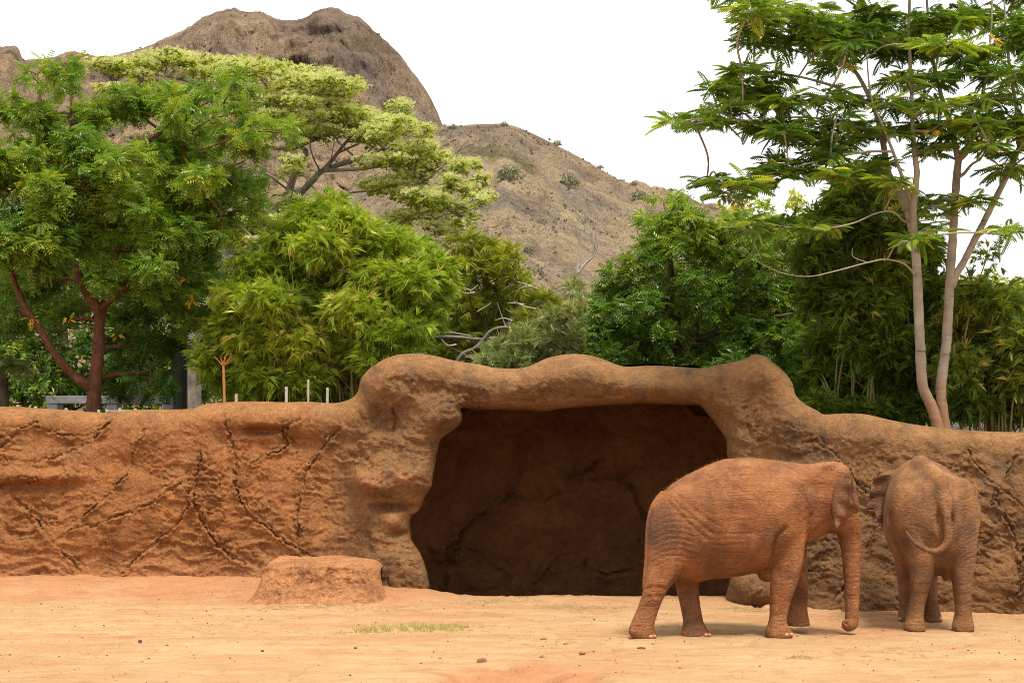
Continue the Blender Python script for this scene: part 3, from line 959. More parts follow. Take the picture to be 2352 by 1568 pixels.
# far legs
px_loft_z(vx, [(1270, 1545, 1625, .20, 24.32), (1320, 1550, 1610, .18, 24.18), (1352, 1553, 1604, .155, 24.08), (1388, 1562, 1608, .14, 23.98), (1427, 1570, 1615, .13, 23.90), (1441, 1566, 1622, .145, 23.88), (1451, 1564, 1631, .16, 23.86), (1460, 1565, 1634, .165, 23.85)], 0.04, 2.3)
px_loft_z(vx, [(1210, 1785, 1850, .18, 24.34), (1262, 1792, 1852, .17, 24.38), (1310, 1804, 1856, .15, 24.40), (1350, 1812, 1856, .135, 24.40), (1384, 1812, 1854, .128, 24.38), (1405, 1810, 1854, .13, 24.36), (1424, 1806, 1859, .15, 24.34), (1436, 1808, 1860, .145, 24.33)], 0.04, 2.3)
# hips, shoulder blade, cheek, brow, tail
vx.ball(P(1560, 1195, 23.62), (.30, .20, .42), 0.12)
vx.ball(P(1805, 1165, 23.66), (.20, .17, .36), 0.10)
vx.ball(P(1905, 1143, 23.80), (.11, .10, .13), 0.06)
vx.ball(P(1893, 1118, 23.66), (.16, .07, .07), 0.10, carve=True)
vx.ball(P(1925, 1085, 23.92), (.14, .18, .13), 0.06)
vx.ball(P(1762, 1318, 23.95), (.12, .16, .10), 0.05)
vx.chain([P(1524, 1140, 23.98), P(1505, 1165, 23.88), P(1495, 1200, 23.80), P(1490, 1240, 23.74), P(1487, 1285, 23.70), P(1481, 1330, 23.66), P(1478, 1350, 23.66)], [.075, .068, .06, .05, .04, .03, .018], 0.012)
V1, F1 = vx.mesh()
def crease(V, pts, Y, depth, w):
    """press a skin fold into the surface along a traced line"""
    d, _ = dist_poly(proj(V), catmull(pts, 5))
    m = V[:, 1] < Y
    return np.where(m, depth * np.exp(-(d / w) ** 2), 0)
dpt = 0
for pts, dp_, w_ in [([(1803, 1212), (1785, 1232), (1776, 1262), (1772, 1300)], .05, 5), ([(1559, 1348), (1591, 1334), (1620, 1324)], .03, 4), ([(1482, 1352), (1505, 1346), (1530, 1352)], .02, 2.5),
                     ([(1478, 1372), (1500, 1368), (1520, 1370)], .015, 2.2), ([(1540, 1140), (1560, 1160), (1600, 1195), (1640, 1225)], .015, 3.0), ([(1535, 1150), (1555, 1172), (1590, 1207), (1630, 1240)], .015, 3.0),
                     ([(1552, 1132), (1575, 1150), (1612, 1182), (1655, 1208)], .013, 3.0), ([(1863, 1180), (1858, 1215), (1852, 1250)], .03, 4)]:
    dpt = dpt + crease(V1, pts, 23.9, dp_, w_)
for k in range(9):   # folds across the thigh
    y0 = 1182 + k * 13
    dpt = dpt + crease(V1, [(1506 - 0.9 * k, y0 + 16), (1530, y0 + 4), (1560, y0 + 2), (1592, y0 + 10)], 23.9, .010, 2.4)
def legfolds(V, xs, y0, y1, Y, n_, dp_):
    t_ = 0
    for k in range(n_):
        yy = y0 + (y1 - y0) * k / (n_ - 1) + RNG.normal() * 1.5
        j = RNG.normal(size=4) * 2.2
        w0 = RNG.uniform(0, .25) * (xs[1] - xs[0]); w1 = RNG.uniform(0, .25) * (xs[1] - xs[0])
        t_ = t_ + crease(V, [(xs[0] + w0, yy + j[0]), (xs[0] * .66 + xs[1] * .34, yy + j[1] + 2), (xs[0] * .34 + xs[1] * .66, yy + j[2] + 2), (xs[1] - w1, yy + j[3])], Y, dp_ * RNG.uniform(.5, 1.3), 1.7)
    return t_
dpt = dpt + legfolds(V1, (1765, 1812), 1400, 1440, 23.8, 7, .008) + legfolds(V1, (1448, 1508), 1405, 1445, 23.7, 7, .008) + legfolds(V1, (1566, 1622), 1395, 1448, 23.95, 7, .008)
dpt = dpt + legfolds(V1, (1936, 1980), 1262, 1415, 24.2, 22, .006) + legfolds(V1, (1770, 1840), 1290, 1390, 23.8, 9, .005) + legfolds(V1, (1478, 1530), 1355, 1400, 23.7, 5, .006)
dpt = dpt + legfolds(V1, (1600, 1760), 1090, 1310, 24.0, 16, .006) + legfolds(V1, (1850, 1905), 1095, 1215, 24.0, 9, .006)
V1[:, 1] += dpt
crust = sstep(0.0, 0.3, fbm(V1 * 2.2 + 7, 3)) * sstep(1.85, 2.05, V1[:, 2])
V1[:, 1] -= 0.022 * crust * fbm(V1 * 16, 3, .6, True); V1[:, 2] += 0.012 * crust * fbm(V1 * 15 + 5, 3)
body1 = mesh_obj('body', V1, F1, M_HIDE1, E1, attrs={'dust': dust_of(V1), 'bare': bare_of(V1, [(1525, 1225, 42, 62, .75), (1560, 1260, 60, 34, .3), (1590, 1400, 26, 70, .4), (1490, 1420, 30, 40, .25), (1700, 1300, 90, 26, .25), (1835, 1390, 24, 50, .5), (1948, 1310, 16, 110, .3), (1920, 1195, 24, 40, .4)])})
ear1 = sheet('ear', [(1937, 1086), (1921, 1112), (1911, 1140), (1910, 1170), (1913, 1195)], [(1960, 1097), (1968, 1120), (1972, 1150), (1974, 1172), (1957, 1184), (1940, 1196), (1922, 1212)], 23.69, 23.52, M_HIDE1, E1, 0.03, 3.5)
sheet('ear_fold', [(1957, 1098), (1952, 1120), (1948, 1145)], [(1961, 1098), (1970, 1140), (1974, 1172), (1960, 1166)], 23.47, 23.42, M_HIDE1, ear1, 0.012, 2.0, seed=1)
for (a, b_, Yn) in [(1797, 1456, 23.53), (1807, 1457, 23.52), (1817, 1456, 23.56), (1502, 1460, 23.44), (1495, 1461, 23.40), (1629, 1457, 23.76), (1622, 1457, 23.71)]:
    nail(E1, P(a, b_, Yn), (.030, .014, .022))
mb = MB()   # sparse hair along the back
cand = V1[(V1[:, 2] > 1.75)]
for p_ in cand[RNG.choice(len(cand), 900)]:
    s = sstep(1.7, 2.0, p_[2])
    if abs(p_[1] - YC) > 0.40: continue
    d = np.array([-0.5 + 0.3 * RNG.normal(), 0.4 * RNG.normal() + (p_[1] - YC), 1.0]); d /= np.linalg.norm(d)
    Lh = 0.02 + 0.03 * RNG.random()
    sd_ = np.array([0.0022, 0.0, 0.0022])
    mb.add([p_ - sd_ - d * .01, p_ + sd_ - d * .01, p_ + d * Lh], [(0, 1, 2)])
tag(mb.build('hair', M_HAIR, E1, False), kind='stuff')

# --- second elephant: standing with its back to us
E2 = empty('elephant', P(2150, 1447, 24.9) * np.array([1, 1, 0]))
tag(E2, 'brown elephant standing by the wall with its rump and curled tail towards us', 'elephant')
vx = Vox((4.6, 24.0, -0.03), (6.35, 26.75, 2.36), 0.019)
r = np.array([(24.20, 2168, .14, 1165, 1232), (24.28, 2165, .34, 1118, 1275), (24.45, 2158, .51, 1091, 1305), (24.72, 2144, .595, 1074, 1322), (25.05, 2133, .575, 1066, 1325), (25.4, 2124, .55, 1056, 1322),
              (25.75, 2113, .52, 1051, 1312), (26.0, 2102, .46, 1055, 1290), (26.2, 2090, .34, 1068, 1262)])
zt, zb = HC - (r[:, 3] - YH) / F * r[:, 0], HC - (r[:, 4] - YH) / F * r[:, 0]
vx.loft(1, r[:, 0], (r[:, 1] - XC) / F * r[:, 0], (zt + zb) / 2, r[:, 2], (zt - zb) / 2, 0.05, 2.06)
vx.ball(P(2058, 1145, 26.2), (.30, .34, .36), 0.08)
vx.ball(P(2045, 1110, 26.15), (.20, .25, .18), 0.08)
vx.chain([P(2062, 1190, 26.35), P(2076, 1260, 26.42), P(2082, 1330, 26.4), P(2084, 1390, 26.3)], [.17, .13, .10, .075], 0.06)
px_loft_z(vx, [(1165, 2050, 2155, .26, 24.62), (1205, 2054, 2152, .27, 24.56), (1240, 2066, 2152, .26, 24.53), (1270, 2082, 2151, .23, 24.50), (1327, 2092, 2142, .18, 24.47), (1368, 2091, 2129, .15, 24.46), (1397, 2087, 2122, .14, 24.45), (1418, 2083, 2121, .145, 24.44), (1432, 2077, 2124, .165, 24.43), (1440, 2075, 2126, .17, 24.43), (1447, 2077, 2125, .168, 24.43)], 0.045, 2.3)
px_loft_z(vx, [(1165, 2160, 2246, .26, 24.60), (1205, 2165, 2245, .27, 24.54), (1240, 2173, 2242, .25, 24.50), (1270, 2180, 2241, .22, 24.47), (1300, 2184, 2237, .19, 24.45), (1336, 2188, 2231, .165, 24.43), (1368, 2191, 2230, .15, 24.42), (1397, 2195, 2230, .14, 24.41), (1420, 2192, 2233, .15, 24.40), (1434, 2187, 2236, .165, 24.39), (1443, 2186, 2238, .17, 24.39), (1449, 2188, 2236, .168, 24.39)], 0.045, 2.3)
px_loft_z(vx, [(1200, 2050, 2120, .2, 25.8), (1234, 2048, 2112, .18, 25.75), (1275, 2055, 2106, .165, 25.72), (1336, 2062, 2100, .14, 25.70), (1392, 2067, 2098, .125, 25.70), (1408, 2063, 2100, .145, 25.69), (1425, 2062, 2101, .155, 25.68)], 0.045, 2.3)
px_loft_z(vx, [(1200, 2105, 2165, .2, 25.8), (1260, 2110, 2156, .17, 25.75), (1300, 2117, 2153, .15, 25.72), (1350, 2121, 2152, .13, 25.70), (1388, 2123, 2154, .125, 25.70), (1405, 2121, 2160, .145, 25.69), (1425, 2120, 2164, .155, 25.68)], 0.045, 2.3)
vx.ball(P(2085, 1165, 24.52), (.24, .22, .36), 0.10)
vx.ball(P(2215, 1165, 24.50), (.19, .20, .36), 0.10)
vx.ball(P(2172, 1300, 24.62), (.06, .14, .20), 0.05)
vx.chain([P(2112, 1062, 25.3), P(2130, 1075, 24.75), P(2158, 1105, 24.38), P(2168, 1150, 24.24)], [.10, .10, .10, .09], 0.10)
vx.chain([P(2169, 1150, 24.24), P(2173, 1178, 24.17), P(2177, 1205, 24.13), P(2178.5, 1230, 24.10), P(2172.5, 1250, 24.09), P(2158, 1262, 24.09), P(2140, 1265, 24.09), P(2116, 1256, 24.10), P(2096, 1241, 24.11), P(2081, 1220, 24.12)],
         [.10, .085, .068, .055, .047, .042, .037, .032, .026, .016], 0.02)
vx.ball(P(2159, 1190, 24.15), (.035, .10, .10), 0.05, carve=True)
vx.ball(P(2190, 1195, 24.15), (.035, .10, .12), 0.05, carve=True)
V2, F2 = vx.mesh()
dpt = 0
for k in range(7):
    dpt = dpt + crease(V2, [(2092 + k * 5, 1205 + k * 7), (2120 + k * 3, 1212 + k * 10), (2150, 1240 + k * 9)], 24.8, .010, 2.3)
    dpt = dpt + crease(V2, [(2240, 1205 + k * 12), (2215, 1222 + k * 11), (2192, 1250 + k * 9)], 24.8, .010, 2.3)
for yy in (1340, 1362, 1385):
    dpt = dpt + crease(V2, [(2088, yy), (2110, yy + 3), (2135, yy)], 24.6, .008, 2) + crease(V2, [(2190, yy), (2210, yy + 3), (2232, yy)], 24.6, .008, 2)
dpt = dpt + legfolds(V2, (2078, 2124), 1395, 1438, 24.6, 7, .008) + legfolds(V2, (2188, 2236), 1395, 1440, 24.6, 7, .008) + legfolds(V2, (2162, 2184), 1165, 1215, 24.3, 8, .008)
V2[:, 1] += dpt
crust = sstep(0.0, 0.3, fbm(V2 * 2.2 + 7, 3)) * sstep(1.85, 2.05, V2[:, 2])
V2[:, 1] -= 0.02 * crust * fbm(V2 * 16, 3, .6, True); V2[:, 2] += 0.012 * crust * fbm(V2 * 15 + 5, 3)
mesh_obj('body', V2, F2, M_HIDE2, E2, attrs={'dust': dust_of(V2), 'bare': bare_of(V2, [(2110, 1230, 44, 42, .7), (2222, 1240, 34, 50, .6), (2120, 1340, 40, 60, .4), (2210, 1340, 36, 60, .35), (2172, 1290, 26, 40, .6), (2085, 1360, 30, 70, .5), (2140, 1360, 24, 70, .5), (2110, 1068, 26, 12, .3)])})
sheet('ear', [(2046, 1088), (2044, 1120), (2042, 1150), (2040, 1180)], [(2022, 1090), (2004, 1108), (1996, 1148), (1990, 1168), (2008, 1172), (2014, 1192), (2026, 1214)], 25.88, 25.62, M_HIDE2, E2, 0.022, 4.0, seed=2)
for (a, b_, Yn) in [(2066, 1420, 25.56), (2160, 1420, 25.57)]:
    nail(E2, P(a, b_, Yn), (.030, .014, .022))

# ------------------------------------------------------------------ mountain and dry hills
m, n, b, o = new_mat('dry_hillside')
at = n.nodes.new('ShaderNodeAttribute'); at.attribute_name = 'tone'
v = coords(n)
c = mixc(n, 0.75, at.outputs['Color'], ramp(n, noise(n, 0.055, 8, 0.7, v, 0.6).outputs['Fac'], [(0.36, (0.55, 0.5, 0.5)), (0.5, (1, 1, 1)), (0.66, (1.3, 1.25, 1.15))]).outputs[0], 'MULTIPLY')
c = mixc(n, 0.55, c, ramp(n, noise(n, 0.35, 8, 0.72, v).outputs['Fac'], [(0.32, (0.5, 0.47, 0.46)), (0.5, (1, 1, 1)), (0.68, (1.35, 1.3, 1.2))]).outputs[0], 'MULTIPLY')
c = mixc(n, 0.5, c, ramp(n, noise(n, 1.3, 3, 0.7, v).outputs['Fac'], [(0.38, (0.5, 0.48, 0.46)), (0.52, (1, 1, 1)), (0.64, (1.5, 1.42, 1.25))]).outputs[0], 'MULTIPLY')
n.links.new(c, b.inputs['Base Color'])
b.inputs['Roughness'].default_value = 0.95
b.inputs['Specular IOR Level'].default_value = 0.05
bb = bump(n, noise(n, 0.16, 9, 0.72, v).outputs['Fac'], 1.0, 7.0)
bb = bump(n, noise(n, 1.2, 4, 0.7, v).outputs['Fac'], 0.8, 0.5, bb)
n.links.new(bb, b.inputs['Normal'])
M_HILL = m
M_TUFT = mat_leaf('dry_scrub', [(0.0, (0.17, 0.15, 0.105)), (0.5, (0.23, 0.19, 0.125)), (0.85, (0.30, 0.24, 0.155)), (1.0, (0.15, 0.16, 0.08))], 0.9, 0.1, gain=(1, 1, 1))

def hill(name, sil, D, Df, label, zfoot=0.0, pw=1.15, gul=9.0, gscale=0.02, cliff=0.0, tuft=3000, tsize=1.0, seed=0.0, step=4.0):
    sil = catmull(sil, 6)
    pxs_ = np.arange(sil[0, 0], sil[-1, 0], step)
    sy = np.interp(pxs_, sil[:, 0], sil[:, 1])
    sy = sy + (4.5 if cliff else 2.0) * fbm(np.stack([pxs_ / 22, 0 * pxs_ + seed, 0 * pxs_], 1), 5, 0.62, bool(cliff))
    tt = np.concatenate([[-0.25, -0.1], np.linspace(0, 1, 125)])
    PXX, T = np.meshgrid(pxs_, tt, indexing='ij')
    SY = np.repeat(sy, len(tt)); PXf = PXX.ravel(); T = T.ravel()
    Dd = D - (D - Df) * np.maximum(T, 0) + np.where(T < 0, -T * 400, 0)
    zs = HC - (SY - YH) / F * D
    front = np.clip(1 - T, 0, 1)
    prof = front ** pw
    if cliff: prof = prof - cliff * sstep(0.0, 0.22, T) * front
    z = zfoot + (zs - zfoot) * prof
    z = np.where(T < 0, zs * (1 + T * 1.2), z)
    # spread columns straight ahead, so the slope is a real surface
    x = (PXf - XC) / F * D * (1 - 0.25 * np.maximum(T, 0)) 
    W_ = np.stack([x, Dd, z], 1)
    fade = sstep(0.0, 0.10, T)
    g = fbm(np.stack([x * gscale + 0.35 * T, Dd * gscale * 0.35 + seed, 0 * x], 1), 4, 0.5, True)
    g2 = fbm(np.stack([x * gscale * 4, Dd * gscale * 2 + seed, 0 * x], 1), 4, 0.55, True)
    W_[:, 2] += fade * front ** 0.5 * (gul * (g - 0.15) + 0.5 * gul * g2)
    crag = None
    if cliff:      # stepped rock bands below the crest
        hh_ = W_[:, 2] + 9 * fbm(W_ * 0.02 + 3, 4)
        stp = np.abs((hh_ / 26.0) % 1.0 - 0.5) * 2
        crag = sstep(0.45, 0.95, stp) * sstep(0.55, 0.2, T) * sstep(-0.2, 0.25, fbm(W_ * 0.012 + 31, 3))
        W_[:, 1] += 17 * crag * fade + 10 * fade * fbm(W_ * np.array([.06, .06, .03]), 4, .6, True)
    tan_ = np.array([0.36, 0.275, 0.175]); br = np.array([0.245, 0.192, 0.14]); mau = np.array([0.21, 0.172, 0.145]); ora = np.array([0.45, 0.285, 0.17]); grn = np.array([0.12, 0.125, 0.05])
    a = fbm(W_ * 0.011 + seed, 4); a2 = fbm(W_ * 0.03 + 9 + seed, 4); a3 = fbm(W_ * 0.02 + 21 + seed, 4)
    t = sstep(-0.3, 0.3, a + 0.5 * (g - 0.2))[:, None]
    cc = br * (1 - t) + tan_ * t
    t = (0.8 * sstep(0.0, 0.35, a2))[:, None]; cc = cc * (1 - t) + mau * t
    t = (0.75 * sstep(0.1, 0.4, a3) * sstep(300, 0, W_[:, 2] - 20) * (0.4 + 0.6 * sstep(0.3, 0.8, T)))[:, None]; cc = cc * (1 - t) + ora * t
    t = (0.55 * sstep(0.28, 0.45, fbm(W_ * 0.016 + 44, 3)))[:, None]; cc = cc * (1 - t) + grn * t
    if crag is not None:
        t = (0.95 * crag + 0.25 * sstep(.4, .1, T)).clip(0, 1)[:, None]; cc = cc * (1 - t) + np.array([0.20, 0.15, 0.125]) * t
    if cliff: cc = cc * np.array([0.94, 0.89, 0.86]) * (1 + 0.30 * fbm(W_ * np.array([.02, .02, .09]) + 60, 4))[:, None]      # darker, banded rock
    nt_ = len(tt)
    ob = mesh_obj(name, W_, grid_faces(len(pxs_), nt_), M_HILL, colors=cc)
    tag(ob, label, kind='structure')
    # grass tufts and low scrub standing on the slope
    if tuft:
        cand_ = np.where((T > 0.0) & (T < 0.8))[0]
        wt_ = 0.04 + sstep(0.0, 0.4, fbm(W_[cand_] * 0.035 + 5, 4)) ; wt_ /= wt_.sum()
        ii = RNG.choice(cand_, tuft, p=wt_)
        Pn = W_[ii] + RNG.normal(size=(tuft, 3)) * np.array([1.2, 1.2, 0.0])
        sz = tsize * (0.35 + 1.2 * RNG.random(tuft) ** 3)
        ang = RNG.random((tuft, 5)) * 2 * np.pi
        Vt, Ft, Tt = [], [], []
        k5 = 5
        base = np.zeros((tuft, k5, 3, 3))
        for k in range(k5):
            dx, dy = np.cos(ang[:, k]), np.sin(ang[:, k])
            off_ = np.stack([dx, dy, 0 * dx], 1) * (0.5 * sz)[:, None]
            sdv = np.stack([-dy, dx, 0 * dx], 1) * (0.38 * sz)[:, None]
            base[:, k, 0] = Pn + off_ * 0.3 - sdv; base[:, k, 1] = Pn + off_ * 0.3 + sdv
            base[:, k, 2] = Pn + off_ * 1.2 + np.array([0, 0, 1.0]) * (sz * (0.28 + 0.3 * RNG.random(tuft)))[:, None]
        base[..., :2, 2] -= 0.25 * tsize
        VV = base.reshape(-1, 3)
        FF = np.arange(len(VV)).reshape(-1, 3)
        oo = mesh_obj('scrub', VV, FF, M_TUFT, ob, False, {'tint': np.repeat(RNG.random(tuft) ** 1.3, k5 * 3)})
        tag(oo, kind='stuff')
    return W_, T

MT = [(-420, 170), (-300, 130), (-120, 118), (0, 105), (30, 104), (43, 110), (52, 132), (70, 134), (120, 130), (150, 118), (170, 115), (200, 122), (240, 128), (290, 118), (340, 103), (380, 85), (430, 62), (465, 38), (500, 25), (535, 17), (548, 20),
      (565, 25), (600, 25), (640, 42), (690, 42), (730, 21), (770, 16), (800, 30), (830, 41), (855, 65), (890, 95), (920, 125), (945, 160), (965, 185), (985, 215), (1000, 245), (1016, 284), (1030, 330), (1060, 380), (1110, 440), (1300, 560)]
hill('mountain', MT, 980, 520, 'steep brown volcanic peak with a ragged crest', 0, 0.9, 13, 0.014, 0.12, 5000, 1.2, 0.0, 3.6)
SH = [(820, 420), (900, 350), (960, 305), (1020, 292), (1060, 288), (1110, 285), (1160, 285), (1200, 297), (1250, 320), (1300, 345), (1350, 372), (1400, 400), (1450, 430), (1500, 450), (1560, 470), (1600, 484), (1645, 495), (1720, 525), (1850, 590), (2050, 660), (2500, 800)]
SHW, SHT = hill('hill', SH, 640, 300, 'rounded dry shoulder of the mountain sloping down to the right', 0, 1.05, 10, 0.016, 0.0, 7000, 0.8, 3.0, 3.8)
hill('foothill', [(860, 520), (980, 512), (1060, 530), (1110, 552), (1160, 578), (1200, 600), (1250, 640), (1300, 690), (1380, 770), (1500, 860)], 430, 240, 'low orange spur of dry grass in front of the hill', 0, 1.0, 5, 0.03, 0.0, 3500, 0.7, 7.0, 5.0)
hill('foothill', [(1150, 470), (1230, 482), (1290, 520), (1340, 570), (1390, 605), (1430, 640), (1480, 690), (1560, 770), (1680, 850)], 520, 300, 'lower ridge of dry grass running down towards the trees', 0, 1.0, 6, 0.03, 0.0, 3500, 0.8, 12.0, 5.0)

def on_hill(px, py, W_, T):
    """the point of a hillside nearest a line of sight"""
    q_ = proj(W_)
    d = (q_[:, 0] - px) ** 2 + (q_[:, 1] - py) ** 2 + np.where(T < 0, 1e6, 0)
    return W_[np.argmin(d)]

M_BUSH = mat_leaf('grey_green_scrub', [(0.0, (0.07, 0.085, 0.045)), (0.6, (0.14, 0.15, 0.075)), (1.0, (0.22, 0.21, 0.12))], 0.85, 0.15, gain=(1.2, 1.2, 1.2))
M_BUSHWOOD = mat_plain('grey_twig', (0.16, 0.13, 0.11), (0.28, 0.24, 0.20), 2.0, 0.9, 0)
BUSH_LABELS = ['round grey-green bush alone on the hillside', 'faint grey bush right of the round hillside bush', 'thin bush on the saddle beside the peak', 'small bush on the rounded crest of the hill',
               'bush standing on the upper skyline of the sloping ridge', 'wispy bush halfway down the sloping skyline', 'dark low bush near the right end of the ridge', 'bare little bush at the lower right skyline',
               'green scrub bush on the low orange spur']
for (bx, by, br_), lb in zip([(1172, 392, 32), (1307, 413, 26), (1040, 290, 12), (1160, 284, 10), (1278, 328, 12), (1382, 376, 9), (1470, 448, 24), (1458, 420, 8), (1215, 572, 16)], BUSH_LABELS):
    c0 = on_hill(bx, by + br_ * 0.6, SHW, SHT)
    R_ = br_ / F * c0[1]
    root = empty('hill_bush', c0)
    tag(root, lb, 'bush', 'bushes on the dry hillside')
    mbw, mbl = MB(), MB()
    for k in range(9):
        d = RNG.normal(size=3); d[2] = abs(d[2]) + 0.3; d /= np.linalg.norm(d)
        mbw.tube(catmull([c0 - [0, 0, .4], c0 + d * R_ * 0.5 + [0, 0, R_ * .2], c0 + d * R_ * np.array([1.0, 1.0, 0.9])], 3), [R_ * .05, R_ * .012], 4)
    nl2 = 420
    d = RNG.normal(size=(nl2, 3)); d[:, 2] = np.abs(d[:, 2]) * 0.8; d /= np.linalg.norm(d, axis=1)[:, None]
    cpos = c0 + d * R_ * (0.55 + 0.5 * RNG.random((nl2, 1))) + [0, 0, R_ * 0.12]
    s_ = R_ * 0.09
    for p_ in cpos:
        tri = p_ + RNG.normal(size=(3, 3)) * s_
        mbl.add(tri, [(0, 1, 2)], None, RNG.random())
    mbw.build('stem', M_BUSHWOOD, root)
    tag(mbl.build('foliage', M_BUSH, root, False), kind='stuff')

# ------------------------------------------------------------------ foliage toolkit
def leaflet(L, w, fold=0.25, droop=0.15, a=0.0, x0=0.0, y0=0.0, curve=0.0):
    """one blade: base, two sides, tip; returned as 4 verts, 2 tris"""
    ca, sa = math.cos(a), math.sin(a)
    loc = np.array([(0, 0, 0), (0.42 * L, w / 2, fold * w), (L, curve * L, -droop * L), (0.42 * L, -w / 2, fold * w)])
    x = loc[:, 0] * ca - loc[:, 1] * sa + x0; y = loc[:, 0] * sa + loc[:, 1] * ca + y0
    return np.stack([x, y, loc[:, 2]], 1)

def template(parts):
    V, Fc = [], []
    for k, p_ in enumerate(parts):
        V.append(p_); Fc += [(4 * k, 4 * k + 1, 4 * k + 2), (4 * k, 4 * k + 2, 4 * k + 3)]
    return np.vstack(V), np.array(Fc)

def neem_leaf(n_=7, L=0.30, ll=0.075, lw=0.022):
    ps = []
    for k in range(n_):
        x = L * (0.12 + 0.88 * k / (n_ - 1)); z = -0.18 * (x / L) ** 2 * L
        for s in (1, -1):
            q_ = leaflet(ll * (1.0 - 0.25 * abs(k / (n_ - 1) - 0.4)), lw, 0.2, 0.25, s * math.radians(62 - 26 * k / (n_ - 1)), x, 0, s * 0.18)
            q_[:, 2] += z; ps.append(q_)
    return template(ps)

def fern_leaf(n_=11, L=0.42, ll=0.13, lw=0.030):
    """twice-pinnate leaf: each pinna a soft narrow strip"""
    ps = []
    for k in range(n_):
        f_ = k / (n_ - 1); x = L * (0.16 + 0.84 * f_); z = -0.16 * f_ ** 2 * L
        for s in (1, -1):
            q_ = leaflet(ll * (0.72 + 0.6 * math.sin(math.pi * (0.25 + 0.6 * f_)) - 0.35 * f_), lw, 0.3, 0.22, s * math.radians(68 - 34 * f_), x, 0, s * -0.05)
            q_[:, 2] += z; ps.append(q_)
    return template(ps)

def blade_spray(n_, L, w, spread, rng, droop=0.3):
    ps = []
    for k in range(n_):
        a = rng.uniform(-spread, spread); l = L * rng.uniform(0.6, 1.15)
        q_ = leaflet(l, w, 0.12, droop * rng.uniform(0.2, 1.6), a, rng.uniform(0, 0.35) * L, 0, rng.uniform(-.12, .12))
        q_[:, 2] += rng.uniform(-.5, .5) * q_[:, 0] * 0.5
        ps.append(q_)
    return template(ps)

def puff(n_, r, w, rng):
    """a flower head: fine threads fanned over a dome"""
    V, Fc = [], []
    for k in range(n_):
        d = rng.normal(size=3); d[2] = abs(d[2]) + 0.2; d /= np.linalg.norm(d)
        s = np.cross(d, rng.normal(size=3)); s /= np.linalg.norm(s)
        V += [d * r * 0.15, d * r + s * w, d * r - s * w]
        Fc.append((3 * k, 3 * k + 1, 3 * k + 2))
    return np.array(V), np.array(Fc)

def scatter(temps, pos, axis_, up, scale, tint, rng):
    """copies of leaf templates at pos with length axis and face normal hint"""
    out = MB()
    pj = proj(pos)
    inv_ = (pj[:, 0] > -150) & (pj[:, 0] < 2500) & (pj[:, 1] > -150)      # leave out what is far outside the picture
    pos, axis_, up, scale, tint = pos[inv_], axis_[inv_], np.broadcast_to(up, (len(inv_), 3))[inv_], scale[inv_], tint[inv_]
    if not len(pos): return out
    a = axis_ / (np.linalg.norm(axis_, axis=1)[:, None] + 1e-9)
    s = np.cross(up, a); s /= np.linalg.norm(s, axis=1)[:, None] + 1e-9
    n_ = np.cross(a, s)
    pick = rng.integers(0, len(temps), len(pos))
    for k, (TV, TF) in enumerate(temps):
        m = pick == k
        if not m.any(): continue
        R_ = np.stack([a[m], s[m], n_[m]], 1)                 # rows are the axes
        V = np.einsum('vc,ncd->nvd', TV, R_) * scale[m][:, None, None] + pos[m][:, None, :]
        nv = len(TV)
        Fc = (TF[None] + (np.arange(m.sum()) * nv)[:, None, None]).reshape(-1, 3)
        out.add(V.reshape(-1, 3), Fc, None, np.repeat(tint[m], nv))
    return out

def clump_points(c, r, n_, rng, shell=0.55, updown=0.25):
    """leaf roots through an ellipsoid, denser towards its outside and top"""
    d = rng.normal(size=(n_, 3)); d /= np.linalg.norm(d, axis=1)[:, None]
    lowm = (d[:, 2] < -0.2) & (rng.random(n_) < updown * 2); d[lowm, 2] *= -1
    rad = (shell + (1 - shell) * rng.random(n_)) * (0.9 + 0.25 * rng.random(n_))
    lob = 1 + 0.28 * perlin(d * 1.9 + c * 0.37)
    return c + d * (rad * lob)[:, None] * r, d

M_BARK = {}
def bark(name, c1, c2, scale=18, stretch=(1, 1, 0.35), bs=0.8, bd=0.03):
    M_BARK[name] = mat_plain(name, c1, c2, scale, 0.9, bs, bd, stretch, 0.15)
    return M_BARK[name]

